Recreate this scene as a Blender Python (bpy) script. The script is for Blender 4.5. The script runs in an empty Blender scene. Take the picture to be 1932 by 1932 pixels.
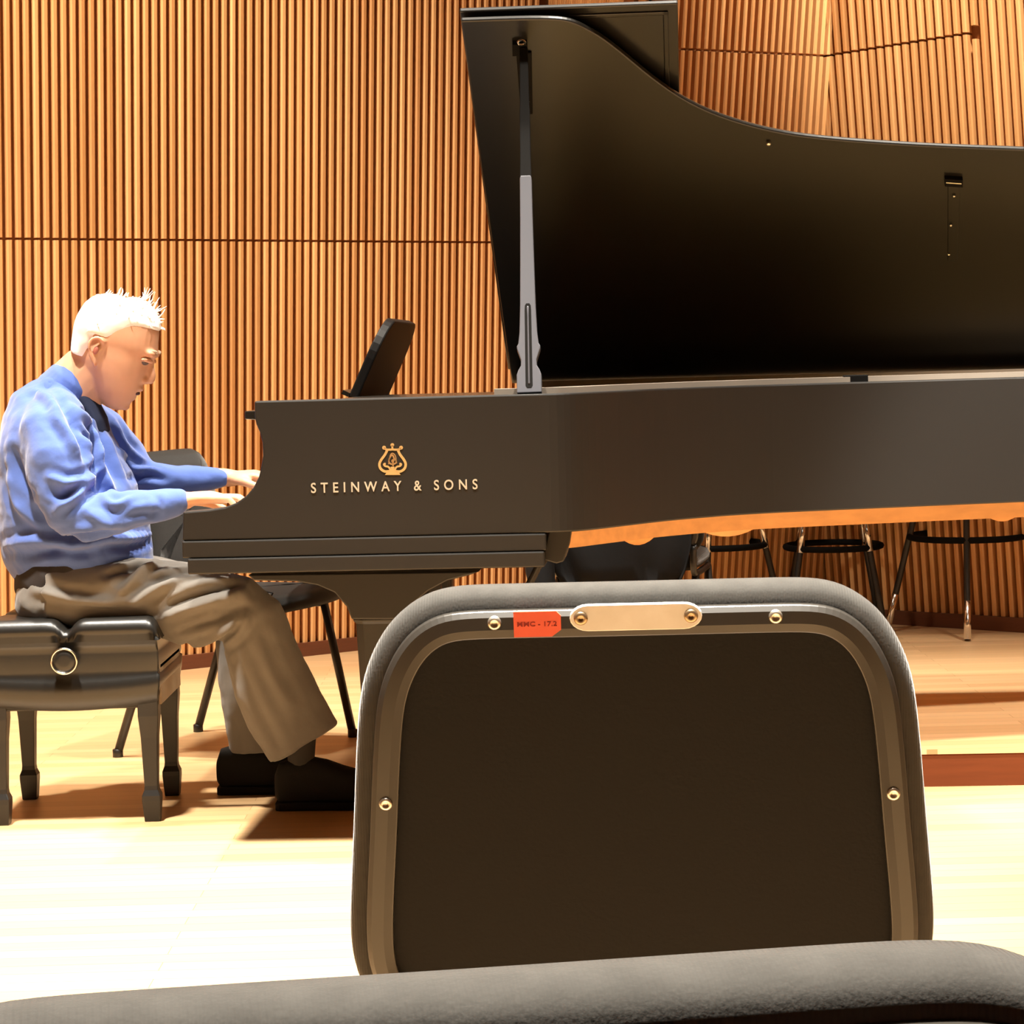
import bpy, bmesh, math, random
from mathutils import Vector as V, Matrix, noise as mnoise
from mathutils.bvhtree import BVHTree
random.seed(7)
SC = bpy.context.scene
COL = SC.collection
PI = math.pi
# ---------------------------------------------------------------- camera
F = 4500.0                                   # focal length in pixels of the 1932 frame
CAM = V((0, 0, 1.07))
PITCH, ROLL = math.atan(292 / 4500.0), 0.027
Fw = V((0, math.cos(PITCH), -math.sin(PITCH)))
R0 = V((1, 0, 0)); U0 = V((0, math.sin(PITCH), math.cos(PITCH)))
RT = math.cos(ROLL) * R0 - math.sin(ROLL) * U0
UP = math.sin(ROLL) * R0 + math.cos(ROLL) * U0
cd = bpy.data.cameras.new('camera'); cam = bpy.data.objects.new('camera', cd); COL.objects.link(cam)
cd.sensor_width = 36; cd.lens = 36 * F / 1932; cd.clip_start = 0.05; cd.clip_end = 60
cam.matrix_world = Matrix(((RT.x, UP.x, -Fw.x, CAM.x), (RT.y, UP.y, -Fw.y, CAM.y), (RT.z, UP.z, -Fw.z, CAM.z), (0, 0, 0, 1)))
SC.camera = cam
# ---------------------------------------------------------------- world, lights, exposure
w = bpy.data.worlds.new('world'); SC.world = w; w.use_nodes = True
w.node_tree.nodes['Background'].inputs[0].default_value = (1, .85, .66, 1)
w.node_tree.nodes['Background'].inputs[1].default_value = 0.05
SC.view_settings.view_transform = 'Standard'; SC.view_settings.look = 'None'
SC.view_settings.gamma = 1; SC.view_settings.use_curve_mapping = False
SC.view_settings.exposure = 0.62
def light(name, kind, loc, target, power, color, size=0.3, size_y=None, angle=70, blend=.5):
    l = bpy.data.lights.new(name, kind); l.energy = power; l.color = color
    if kind == 'AREA':
        l.size = size
        if size_y: l.shape = 'RECTANGLE'; l.size_y = size_y
    else:
        l.shadow_soft_size = size
        if kind == 'SPOT': l.spot_size = math.radians(angle); l.spot_blend = blend
    o = bpy.data.objects.new(name, l); COL.objects.link(o); o.location = loc
    o.rotation_euler = (V(target) - V(loc)).to_track_quat('-Z', 'Y').to_euler()
    return o
WARM = (1, .92, .80)
light('stage_spot', 'SPOT', (-1.2, 5.9, 6.4), (-1.1, 5.8, 0), 1500, WARM, .10, angle=52, blend=.7)
light('stage_spot', 'SPOT', (0.7, 5.9, 6.4), (0.4, 5.4, 0), 1100, WARM, .10, angle=54, blend=.7)
light('stage_spot', 'SPOT', (2.2, 5.5, 6.4), (1.9, 5.5, 0), 800, WARM, .10, angle=50, blend=.8)
light('stage_spot', 'SPOT', (-1.4, 4.0, 6.4), (-1.3, 3.9, 0), 4300, WARM, .2, angle=48, blend=.7)
light('stage_spot', 'SPOT', (1.2, 3.6, 6.4), (1.3, 4.2, 0), 2600, WARM, .2, angle=60, blend=.7)
light('house_light', 'SPOT', (0.0, 1.5, 6.4), (0.05, 1.55, 0), 6500, WARM, .35, angle=25, blend=.6)
light('wall_wash', 'SPOT', (-2.3, 4.9, 6.3), (-1.9, 8.0, 1.7), 2300, WARM, .3, angle=52, blend=.8)
light('front_spot', 'SPOT', (2.9, 0.3, 5.2), (1.55, 6.15, 0), 3800, WARM, .12, angle=17, blend=.5)
light('wall_wash', 'SPOT', (1.3, 5.0, 6.3), (2.15, 8.15, 2.8), 2700, WARM, .2, angle=30, blend=.6)
light('wall_wash', 'SPOT', (3.5, 5.5, 6.2), (0.85, 8.7, 2.9), 2200, WARM, .15, angle=26, blend=.6)
# ---------------------------------------------------------------- pixel -> world helpers
def ray(px, py): return Fw + RT * ((px - 966) / F) + UP * ((966 - py) / F)
def P(px, py, Y):
    d = ray(px, py); return CAM + d * (Y / d.y)
def GP(px, py, z=0.0):
    d = ray(px, py); return CAM + d * ((z - CAM.z) / d.z)
def hit(px, py, p0, n):
    d = ray(px, py); return CAM + d * ((V(p0) - CAM).dot(V(n)) / d.dot(V(n)))
# ---------------------------------------------------------------- materials
def mat(name, col, rough=.5, metal=0, spec=.5, bump=0, bscale=200, vary=0, vscale=6, coat=0, stretch=None, sheen=0, sss=0):
    m = bpy.data.materials.new(name); m.use_nodes = True
    nt = m.node_tree; b = nt.nodes['Principled BSDF']
    b.inputs['Base Color'].default_value = (*col, 1); b.inputs['Roughness'].default_value = rough
    b.inputs['Metallic'].default_value = metal; b.inputs['Specular IOR Level'].default_value = spec
    b.inputs['Coat Weight'].default_value = coat; b.inputs['Coat Roughness'].default_value = .08
    b.inputs['Sheen Weight'].default_value = sheen
    if sss: b.inputs['Subsurface Weight'].default_value = sss; b.inputs['Subsurface Scale'].default_value = .01
    tc = nt.nodes.new('ShaderNodeTexCoord'); mp = nt.nodes.new('ShaderNodeMapping'); nt.links.new(tc.outputs['Object'], mp.inputs[0])
    if stretch: mp.inputs['Scale'].default_value = stretch
    n = nt.nodes.new('ShaderNodeTexNoise'); n.inputs['Scale'].default_value = vscale; n.inputs['Detail'].default_value = 5
    nt.links.new(mp.outputs[0], n.inputs['Vector'])
    if vary:
        mx = nt.nodes.new('ShaderNodeMix'); mx.data_type = 'RGBA'
        mx.inputs['A'].default_value = (*[c * (1 - vary) for c in col], 1); mx.inputs['B'].default_value = (*[min(1, c * (1 + vary)) for c in col], 1)
        nt.links.new(n.outputs['Fac'], mx.inputs['Factor']); nt.links.new(mx.outputs['Result'], b.inputs['Base Color'])
    if bump:
        n2 = nt.nodes.new('ShaderNodeTexNoise'); n2.inputs['Scale'].default_value = bscale; n2.inputs['Detail'].default_value = 3
        nt.links.new(tc.outputs['Object'], n2.inputs['Vector'])
        bp = nt.nodes.new('ShaderNodeBump'); bp.inputs['Strength'].default_value = bump; bp.inputs['Distance'].default_value = .004
        nt.links.new(n2.outputs['Fac'], bp.inputs['Height']); nt.links.new(bp.outputs[0], b.inputs['Normal'])
    return m
def slat_material(name, c1, c2):
    m = mat(name, c1, .5); nt = m.node_tree; b = nt.nodes['Principled BSDF']
    at = nt.nodes.new('ShaderNodeAttribute'); at.attribute_name = 'slat_tone'
    tc = nt.nodes.new('ShaderNodeTexCoord'); mp = nt.nodes.new('ShaderNodeMapping'); mp.inputs['Scale'].default_value = (40, 40, 1.5)
    nt.links.new(tc.outputs['Object'], mp.inputs[0])
    n = nt.nodes.new('ShaderNodeTexNoise'); n.inputs['Scale'].default_value = 2; n.inputs['Detail'].default_value = 6
    nt.links.new(mp.outputs[0], n.inputs['Vector'])
    a1 = nt.nodes.new('ShaderNodeMath'); a1.operation = 'MULTIPLY_ADD'; a1.inputs[1].default_value = .35
    nt.links.new(n.outputs['Fac'], a1.inputs[0]); nt.links.new(at.outputs['Fac'], a1.inputs[2])
    cr = nt.nodes.new('ShaderNodeValToRGB'); cr.color_ramp.elements[0].color = (*c1, 1); cr.color_ramp.elements[1].color = (*c2, 1)
    cr.color_ramp.elements[0].position = .15; cr.color_ramp.elements[1].position = 1.15 if False else 1.0
    nt.links.new(a1.outputs[0], cr.inputs[0]); nt.links.new(cr.outputs[0], b.inputs['Base Color'])
    return m
def floor_material():
    m = mat('maple_floor', (.62, .40, .20), .38); nt = m.node_tree; b = nt.nodes['Principled BSDF']
    tc = nt.nodes.new('ShaderNodeTexCoord')
    br = nt.nodes.new('ShaderNodeTexBrick'); br.inputs['Scale'].default_value = 1
    br.inputs['Brick Width'].default_value = 1.3; br.inputs['Row Height'].default_value = .058; br.inputs['Mortar Size'].default_value = .0008
    br.inputs['Color1'].default_value = (.66, .43, .22, 1); br.inputs['Color2'].default_value = (.56, .345, .165, 1); br.inputs['Mortar'].default_value = (.33, .19, .08, 1)
    nt.links.new(tc.outputs['Object'], br.inputs['Vector'])
    mp = nt.nodes.new('ShaderNodeMapping'); mp.inputs['Scale'].default_value = (1.2, 30, 1); nt.links.new(tc.outputs['Object'], mp.inputs[0])
    n = nt.nodes.new('ShaderNodeTexNoise'); n.inputs['Scale'].default_value = 3; n.inputs['Detail'].default_value = 6; nt.links.new(mp.outputs[0], n.inputs['Vector'])
    mx = nt.nodes.new('ShaderNodeMix'); mx.data_type = 'RGBA'; mx.blend_type = 'MULTIPLY'; mx.inputs['Factor'].default_value = .16
    nt.links.new(br.outputs['Color'], mx.inputs['A']); nt.links.new(n.outputs['Color'], mx.inputs['B']); nt.links.new(mx.outputs['Result'], b.inputs['Base Color'])
    return m
def weave_material(name, col):
    m = mat(name, col, .95, spec=.15, vary=.25, vscale=60, sheen=.25); m.node_tree.nodes['Principled BSDF'].inputs['Sheen Roughness'].default_value = .35; nt = m.node_tree; b = nt.nodes['Principled BSDF']
    tc = nt.nodes.new('ShaderNodeTexCoord'); wv = nt.nodes.new('ShaderNodeTexWave'); wv.wave_type = 'BANDS'; wv.bands_direction = 'X'
    wv.inputs['Scale'].default_value = 130; wv.inputs['Distortion'].default_value = 1.2; wv.inputs['Detail'].default_value = 2
    nt.links.new(tc.outputs['Object'], wv.inputs['Vector'])
    n = nt.nodes.new('ShaderNodeTexNoise'); n.inputs['Scale'].default_value = 420; nt.links.new(tc.outputs['Object'], n.inputs['Vector'])
    ad = nt.nodes.new('ShaderNodeMath'); ad.operation = 'ADD'; nt.links.new(wv.outputs['Fac'], ad.inputs[0]); nt.links.new(n.outputs['Fac'], ad.inputs[1])
    bp = nt.nodes.new('ShaderNodeBump'); bp.inputs['Strength'].default_value = .35; bp.inputs['Distance'].default_value = .0008
    nt.links.new(ad.outputs[0], bp.inputs['Height']); nt.links.new(bp.outputs[0], b.inputs['Normal'])
    return m
M = {
 'floor': floor_material(),
 'slat': slat_material('slat_wood', (.56, .26, .085), (.80, .45, .18)),
 'groove': mat('groove_shade_wood', (.23, .078, .015), .7, vary=.2),  # back boards darker than the slats: shade between slats put into the colour
 'base': mat('baseboard_wood', (.13, .04, .016), .5, vary=.2, stretch=(2, 2, 20)),
 'riserface': mat('riser_veneer', (.105, .027, .008), .8, spec=.1, vary=.2, stretch=(1, 1, 12)),
 'plaster': mat('hall_panel', (.36, .22, .11), .7, vary=.1),
 'ceil': mat('ceiling_paint', (.30, .26, .21), .8),
 'black': mat('piano_satin_black', (.0090, .0078, .0066), .42, spec=.38, bump=.02, bscale=30),
 'gloss': mat('piano_gloss_black', (.009, .0075, .006), .22, spec=.5),
 'deskblack': mat('desk_black', (.006, .005, .0045), .5, spec=.10),
 'lidblack': mat('lid_black', (.0075, .0065, .005), .30, spec=.36),
 'iron': mat('black_iron', (.005, .0045, .004), .75, spec=.06),
 'prop': mat('prop_glare', (.085, .087, .10), .28, metal=.25),  # grey colour stands for glare on the stick's glossy black paint
 'gold': mat('gold_inlay', (.88, .60, .26), .3, metal=.75),
 'letter': mat('pale_gold_letters', (.55, .50, .40), .35, metal=.5),
 'brass': mat('brass', (.75, .52, .22), .25, metal=1),
 'chrome': mat('chrome', (.75, .73, .70), .18, metal=1),
 'ivory': mat('white_key', (.86, .84, .78), .25),
 'ebony': mat('black_key', (.01, .01, .01), .3),
 'rawwood': mat('raw_spruce', (.70, .36, .14), .55, vary=.25, vscale=5, stretch=(1, 8, 8)),
 'graywood': mat('inner_rim_wood', (.20, .165, .13), .6, vary=.15),
 'bronze': mat('bronze_plate', (.55, .36, .14), .4, metal=.6),
 'vinyl': mat('black_vinyl', (.0095, .009, .008), .33, spec=.5, bump=.05, bscale=90),
 'benchblack': mat('bench_black', (.0105, .0095, .0085), .42, spec=.4),
 'sidewood': mat('bench_side_wood', (.20, .135, .075), .4, vary=.15),
 'skin': mat('skin', (.64, .34, .205), .5, spec=.35, vary=.10, vscale=25, sss=.12, bump=.03, bscale=120),
 'lip': mat('lip', (.40, .13, .09), .5), 'dark': mat('mouth_dark', (.06, .012, .008), .6),
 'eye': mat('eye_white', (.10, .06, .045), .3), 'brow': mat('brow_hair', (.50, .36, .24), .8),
 'hair': mat('white_hair', (.95, .93, .88), .75, sheen=.3),
 'blue': mat('blue_sweatshirt', (.072, .125, .375), .9, spec=.2, vary=.18, vscale=9, bump=.25, bscale=55, sheen=.3),
 'navy': mat('navy_shirt', (.018, .024, .05), .9, spec=.2),
 'undershirt': mat('undershirt', (.030, .026, .026), .9, spec=.2, vary=.3, vscale=20),
 'trousers': mat('grey_trousers', (.150, .138, .122), .9, spec=.2, vary=.15, vscale=12, bump=.2, bscale=45, sheen=.2),
 'shoe': mat('black_suede', (.008, .007, .006), .85, spec=.2, bump=.2, bscale=150),
 'sock': mat('dark_sock', (.03, .026, .022), .9),
 'fabric': weave_material('charcoal_fabric', (.060, .057, .052)),
 'panel': mat('seat_back_panel', (.0135, .0128, .0122), .8, spec=.2, bump=.12, bscale=260),
 'bar': mat('black_enamel', (.036, .032, .027), .30, spec=.6),
 'steel': mat('screw_steel', (.78, .72, .60), .3, metal=.9),
 'plate': mat('worn_glare_plate', (.97, .92, .82), .42, metal=.1, vary=.22, vscale=28),  # near-white, barely metallic: the metal's bright reflection put into its colour
 'red': mat('red_sticker', (.90, .14, .075), .5, vary=.05), 'ink': mat('sticker_ink', (.32, .02, .012), .7),
 'tube': mat('chair_tube', (.014, .012, .010), .4), 'cloth': mat('black_cloth', (.005, .005, .0055), .85, spec=.25, bump=.2, bscale=40),
}
# ---------------------------------------------------------------- mesh helpers
def obj(name, bm, m, parent=None, loc=None, smooth=False, bevel=0, seg=2, autos=None):
    me = bpy.data.meshes.new(name)
    bmesh.ops.recalc_face_normals(bm, faces=bm.faces); bm.to_mesh(me); bm.free()
    me.materials.append(M[m] if isinstance(m, str) else m)
    o = bpy.data.objects.new(name, me); COL.objects.link(o)
    if parent: o.parent = parent
    if loc is not None: o.location = loc
    if smooth:
        for p in me.polygons: p.use_smooth = True
    if bevel:
        b = o.modifiers.new('bevel', 'BEVEL'); b.width = bevel; b.segments = seg; b.limit_method = 'ANGLE'; b.angle_limit = math.radians(40)
    return o
def thing(name, label, cat, loc=(0, 0, 0), rz=0, group=None):
    o = bpy.data.objects.new(name, None); COL.objects.link(o); o.location = loc; o.rotation_euler = (0, 0, rz)
    o.empty_display_size = .1
    return tag(o, label, cat, group)
def tag(o, label, cat, group=None):
    o['label'] = label; o['category'] = cat
    if group: o['group'] = group
    return o
def struct(o, label=None):
    o['kind'] = 'structure'
    if label: o['label'] = label; o['category'] = o.name.split('_')[0]
    return o
def box(bm, lo, hi):
    x0, y0, z0 = lo; x1, y1, z1 = hi
    v = [bm.verts.new(p) for p in ((x0,y0,z0),(x1,y0,z0),(x1,y1,z0),(x0,y1,z0),(x0,y0,z1),(x1,y0,z1),(x1,y1,z1),(x0,y1,z1))]
    for f in ((0,3,2,1),(4,5,6,7),(0,1,5,4),(1,2,6,5),(2,3,7,6),(3,0,4,7)): bm.faces.new([v[i] for i in f])
def prism(bm, a, b):
    """closed prism between two equal-length rings of 3D points"""
    va = [bm.verts.new(p) for p in a]; vb = [bm.verts.new(p) for p in b]; n = len(a)
    bm.faces.new(va[::-1]); bm.faces.new(vb)
    for i in range(n): bm.faces.new((va[i], va[(i+1) % n], vb[(i+1) % n], vb[i]))
def loft(bm, rings, cap=True):
    vs = [[bm.verts.new(p) for p in r] for r in rings]; n = len(rings[0])
    for a, b in zip(vs, vs[1:]):
        for i in range(n): bm.faces.new((a[i], a[(i+1) % n], b[(i+1) % n], b[i]))
    if cap:
        for r, s in ((vs[0], 0), (vs[-1], 1)):
            c = bm.verts.new(sum((v.co for v in r), V()) / n)
            for i in range(n): bm.faces.new((r[i], r[(i+1) % n], c))
def limb(bm, pts, ra, rb=None, lat=V((0, 1, 0)), n=18, round_ends=True):
    """tapered tube: ra = radii in the plane of the bend, rb = radii along lat"""
    rb = rb or ra; pts = [V(p) for p in pts]; rings = []; N = len(pts)
    for i, p in enumerate(pts):
        t = (pts[min(i+1, N-1)] - pts[max(i-1, 0)]).normalized()
        s = (lat - t * lat.dot(t)).normalized(); u = t.cross(s)
        if round_ends and i == 0:
            for k in (.95, .7, .35):
                c = math.sqrt(1 - k * k); rings.append([p - t * (min(ra[0], rb[0]) * k) + u * (math.cos(a) * ra[0] * c) + s * (math.sin(a) * rb[0] * c) for a in [2*PI*j/n for j in range(n)]])
        rings.append([p + u * (math.cos(a) * ra[i]) + s * (math.sin(a) * rb[i]) for a in [2*PI*j/n for j in range(n)]])
        if round_ends and i == N - 1:
            for k in (.35, .7, .95):
                c = math.sqrt(1 - k * k); rings.append([p + t * (min(ra[-1], rb[-1]) * k) + u * (math.cos(a) * ra[-1] * c) + s * (math.sin(a) * rb[-1] * c) for a in [2*PI*j/n for j in range(n)]])
    loft(bm, rings)
def tube(bm, pts, r, n=12):
    pts = [V(p) for p in pts]; N = len(pts); rings = []; prev = None
    rr = r if isinstance(r, (list, tuple)) else [r] * N
    for i, p in enumerate(pts):
        t = (pts[min(i+1, N-1)] - pts[max(i-1, 0)]).normalized()
        if prev is None:
            a = V((0, 0, 1)) if abs(t.z) < .9 else V((1, 0, 0)); prev = (a - t * a.dot(t)).normalized()
        else: prev = (prev - t * prev.dot(t)).normalized()
        b = t.cross(prev)
        rings.append([p + (prev * math.cos(2*PI*j/n) + b * math.sin(2*PI*j/n)) * rr[i] for j in range(n)])
    loft(bm, rings)
def ring_tube(bm, c, ax, ay, R, r, n=40, k=10):
    c = V(c); ax = V(ax).normalized(); ay = V(ay).normalized(); az = ax.cross(ay); vs = []
    for i in range(n):
        a = 2*PI*i/n; d = ax*math.cos(a) + ay*math.sin(a)
        vs.append([bm.verts.new(c + d*(R + r*math.cos(2*PI*j/k)) + az*(r*math.sin(2*PI*j/k))) for j in range(k)])
    for i in range(n):
        for j in range(k): bm.faces.new((vs[i][j], vs[(i+1)%n][j], vs[(i+1)%n][(j+1)%k], vs[i][(j+1)%k]))
def lathe(bm, c, axis, prof, n=24):
    c = V(c); axis = V(axis).normalized(); a = V((1,0,0)) if abs(axis.x) < .9 else V((0,1,0))
    u = (a - axis*a.dot(axis)).normalized(); v = axis.cross(u)
    loft(bm, [[c + axis*h + (u*math.cos(2*PI*j/n) + v*math.sin(2*PI*j/n))*max(r, 1e-5) for j in range(n)] for h, r in prof])
def ellipsoid(bm, c, ax, ay, az, n=14, k=10):
    c = V(c); ax, ay, az = V(ax), V(ay), V(az); rings = []
    for i in range(1, k):
        p = PI*i/k; rings.append([c + az*math.cos(p) + (ax*math.cos(2*PI*j/n) + ay*math.sin(2*PI*j/n))*math.sin(p) for j in range(n)])
    vs = [[bm.verts.new(q) for q in r] for r in rings]
    for a, b in zip(vs, vs[1:]):
        for i in range(n): bm.faces.new((a[i], a[(i+1)%n], b[(i+1)%n], b[i]))
    t, e = bm.verts.new(c+az), bm.verts.new(c-az)
    for i in range(n): bm.faces.new((vs[0][i], vs[0][(i+1)%n], t)); bm.faces.new((vs[-1][i], vs[-1][(i+1)%n], e))
def cr(pts, sub=6, closed=False):
    """Catmull-Rom through 2D/3D points"""
    pts = [V(p) for p in pts]; n = len(pts); out = []
    for i in range(n if closed else n - 1):
        p0 = pts[(i-1) % n] if closed or i > 0 else pts[0]*2 - pts[1]
        p1, p2 = pts[i], pts[(i+1) % n]
        p3 = pts[(i+2) % n] if closed or i + 2 < n else p2*2 - p1
        for k in range(sub):
            t = k/sub
            out.append(.5*((2*p1) + (p2-p0)*t + (2*p0-5*p1+4*p2-p3)*t*t + (3*p1-p0-3*p2+p3)*t**3))
    if not closed: out.append(pts[-1])
    return out
def offset(poly, d):
    """offset a closed CCW 2D polygon inward by d"""
    n = len(poly); out = []
    for i in range(n):
        a, b, c = poly[i-1], poly[i], poly[(i+1) % n]
        n1 = V((-(b-a).y, (b-a).x)); n2 = V((-(c-b).y, (c-b).x))
        m = n1.normalized() + n2.normalized() if n1.length > 1e-9 and n2.length > 1e-9 else n1 + n2
        m = m.normalized(); out.append(b + m*d)
    return out
def remesh(o, voxel, smooth=4, factor=.5):
    r = o.modifiers.new('r', 'REMESH'); r.mode = 'VOXEL'; r.voxel_size = voxel; r.use_smooth_shade = True
    s = o.modifiers.new('s', 'SMOOTH'); s.iterations = smooth; s.factor = factor
    dg = bpy.context.evaluated_depsgraph_get()
    me = bpy.data.meshes.new_from_object(o.evaluated_get(dg)); me.name = o.name
    o.modifiers.clear(); old = o.data; o.data = me; bpy.data.meshes.remove(old)
    for p in me.polygons: p.use_smooth = True
    return o
def dup(root, loc, rz, label, group=None, scale=None):
    r = root.copy(); COL.objects.link(r); r.location = loc; r.rotation_euler = (0, 0, rz); r['label'] = label
    if group: r['group'] = group
    if scale: r.scale = (scale,)*3
    for ch in list(root.children):
        c = ch.copy(); COL.objects.link(c); c.parent = r
        for g in list(ch.children):
            d = g.copy(); COL.objects.link(d); d.parent = c
    return r
def text_bm(s, width, height, depth, spacing=1.0):
    cu = bpy.data.curves.new('lettering', 'FONT'); cu.body = s; cu.extrude = .02; cu.offset = .012; cu.space_character = spacing; cu.size = 1
    o = bpy.data.objects.new('lettering', cu); COL.objects.link(o)
    me = bpy.data.meshes.new_from_object(o.evaluated_get(bpy.context.evaluated_depsgraph_get()))
    bpy.data.objects.remove(o); bm = bmesh.new(); bm.from_mesh(me); bpy.data.meshes.remove(me)
    xs = [v.co.x for v in bm.verts]; ys = [v.co.y for v in bm.verts]
    x0, x1, y0, y1 = min(xs), max(xs), min(ys), max(ys)
    for v in bm.verts:
        v.co = V(((v.co.x-x0)/(x1-x0)*width - width/2, (v.co.y-y0)/(y1-y0)*height - height/2, v.co.z/.02*depth/2))
    return bm
# ================================================================ SETTING
def plane(name, pts, m):
    bm = bmesh.new(); bm.faces.new([bm.verts.new(p) for p in pts]); return struct(obj(name, bm, m))
bm = bmesh.new(); box(bm, (-7, -5, -.1), (7, 11, 0)); struct(obj('floor', bm, 'floor'))
def slat_wall(name, b0, b1, zb, zt, tau, seams=(), pitch=.0337, phase=0, fill=.56, depth=.020, seam_end=1e9, ends=None):
    """b0->b1 base line (x,y) left to right; the plane leans towards the room by tau per metre; slats in front of a back board coloured for the shade between them"""
    b0 = V((b0[0], b0[1], 0)); b1 = V((b1[0], b1[1], 0)); e = (b1-b0).normalized(); L = (b1-b0).length
    nrm = V((e.y, -e.x, 0))                                     # towards the room
    def pt(u, z, off=0):
        if ends: return (b0 + ends[0]*z)*(1-u/L) + (b1 + ends[1]*z)*(u/L) + V((0,0,z)) + nrm*off
        return b0 + e*u + V((0,0,z)) + nrm*(z*tau + off)
    bm = bmesh.new(); lay = bm.faces.layers.float.new('slat_tone_f')
    tones = []; n = int(L/pitch); rnd = random.Random(hash(name) % 1000 if False else len(name)*17 + int(L*100))
    allcuts = [(lambda u, zb=zb: zb)] + [s for s in seams] + [(lambda u, zt=zt: zt)]
    sw = pitch*fill
    for i in range(n):
        u0 = (i+phase)*pitch; u1 = u0 + sw
        cuts = allcuts if u0 < seam_end else [allcuts[0], allcuts[-1]]
        gap = .022 if u0 < seam_end <= u0 + pitch else .004
        for k in range(len(cuts)-1):
            tone = rnd.random()
            g0 = gap if k > 0 else 0; g1 = gap if k < len(cuts)-2 else 0
            prof = [(u0, -depth), (u0, -.004), (u0+.004, 0), (u1-.004, 0), (u1, -.004), (u1, -depth)]
            lo = [bm.verts.new(pt(u, cuts[k](u0)+g0, o)) for u, o in prof]; hi = [bm.verts.new(pt(u, cuts[k+1](u0)-g1, o)) for u, o in prof]
            for j in range(5):
                f = bm.faces.new((lo[j], lo[j+1], hi[j+1], hi[j])); f[lay] = tone
            f = bm.faces.new(lo[::-1]); f[lay] = tone; f = bm.faces.new(hi); f[lay] = tone
    # back board (second material)
    q = [bm.verts.new(p) for p in (pt(-.02, zb, -depth), pt(L+.02, zb, -depth), pt(L+.02, zt, -depth), pt(-.02, zt, -depth), pt(-.02, zb, -depth-.05), pt(L+.02, zb, -depth-.05), pt(L+.02, zt, -depth-.05), pt(-.02, zt, -depth-.05))]
    bfaces = [bm.faces.new([q[i] for i in ii]) for ii in ((0,1,2,3),(5,4,7,6),(0,4,5,1),(1,5,6,2),(2,6,7,3),(3,7,4,0))]
    for f in bfaces: f.material_index = 1
    tl = [f[lay] for f in bm.faces]
    me = bpy.data.meshes.new(name); bm.to_mesh(me); bm.free()
    me.materials.append(M['slat']); me.materials.append(M['groove'])
    a = me.attributes.new('slat_tone', 'FLOAT', 'FACE')
    for i, t in enumerate(tl): a.data[i].value = t*.75
    me.attributes.remove(me.attributes['slat_tone_f']) if 'slat_tone_f' in me.attributes else None
    o = bpy.data.objects.new(name, me); COL.objects.link(o); struct(o)
    return pt, e, nrm, L
def skirting(name, pt, e, nrm, L, z0, z1):
    bm = bmesh.new()
    prism(bm, [pt(-.0, z0, -.01), pt(-.0, z1, -.01), pt(-.0, z1, .012), pt(-.0, z0, .016)], [pt(L, z0, -.01), pt(L, z1, -.01), pt(L, z1, .012), pt(L, z0, .016)])
    struct(obj(name, bm, 'base'))
RISER_Z = .092
WTOP = 6.6
# big left wall of the stage, running back to the right
c = GP(625, 1232); e36 = V((math.cos(math.radians(36)), math.sin(math.radians(36)), 0))
TAU1 = .071
def seam_from_px(p0, ed, tau, pa, pb):
    n0 = V((ed.y, -ed.x, 0)); pn = V((n0.x, n0.y, -tau)); p0 = V((p0[0], p0[1], 0))
    A = hit(*pa, p0, pn); B = hit(*pb, p0, pn); ua, ub = (A-p0).dot(ed), (B-p0).dot(ed)
    return lambda u: A.z + (B.z-A.z)*(u-ua)/(ub-ua)
a0 = c - e36*4.6; a1 = c + e36*.95
sm1 = seam_from_px((a0.x, a0.y), e36, TAU1, (0, 450), (920, 457))
W1 = slat_wall('wall_stage_left', (a0.x, a0.y), (a1.x, a1.y), 0, WTOP, TAU1, [sm1, lambda u: sm1(u)+1.6, lambda u: sm1(u)+3.2])
skirting('baseboard_stage_left', *W1, 0, .05)
# folded right-hand panels
f23 = GP(1552, 1168, RISER_Z)                 # foot of the fold
e2 = V((math.cos(math.radians(38)), math.sin(math.radians(38)), 0))
e3 = V((math.cos(math.radians(42)), -math.sin(math.radians(42)), 0))
b2 = f23 - e2*1.02
TAU2, TAU3 = .12, .10
s2 = seam_from_px((b2.x, b2.y), e2, TAU2, (1285, 92), (1545, 104))
W2 = slat_wall('wall_stage_center', (b2.x, b2.y), (f23.x, f23.y), 0, WTOP, TAU2, [s2, lambda u: s2(u)+1.7], fill=.52, depth=.036)
s3 = seam_from_px((f23.x, f23.y), e3, TAU3, (1560, 104), (1838, 60))
L3 = 4.6
pn3 = V((e3.y, -e3.x, -TAU3)); uend = (hit(1836, 60, f23, pn3) - f23).dot(e3)
W3 = slat_wall('wall_stage_right', (f23.x, f23.y), (f23.x+e3.x*L3, f23.y+e3.y*L3), 0, WTOP, TAU3, [s3], seam_end=uend, fill=.52, depth=.036)
b4 = f23 + e3*L3
W5 = slat_wall('wall_stage_inner', (a1.x, a1.y), (b2.x, b2.y), 0, WTOP, .09, [lambda u: 1.9], ends=(W1[2]*TAU1, W2[2]*TAU2))
for nm, W in (('baseboard_center', W2), ('baseboard_right', W3), ('baseboard_inner', W5)):
    skirting(nm, *W, 0, RISER_Z+.05)
# the rest of the hall
xr = b4.x; yr = b4.y
def wallbox(name, p, q, m='plaster'):
    p = V((*p, 0)); q = V((*q, 0)); e = (q-p).normalized(); n = V((-e.y, e.x, 0))*.1
    bm = bmesh.new(); t = V((0,0,WTOP)); prism(bm, [p, q, q+n, p+n], [p+t, q+t, q+n+t, p+n+t]); struct(obj(name, bm, m))
wallbox('wall_left', (a0.x, -4.2), (a0.x, a0.y))
wallbox('wall_right', (xr, yr), (xr, -4.2))
wallbox('wall_back', (xr, -4.2), (a0.x, -4.2))
bm = bmesh.new(); box(bm, (-7, -5, WTOP), (7, 11, WTOP+.1)); struct(obj('ceiling', bm, 'ceil'))
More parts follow.
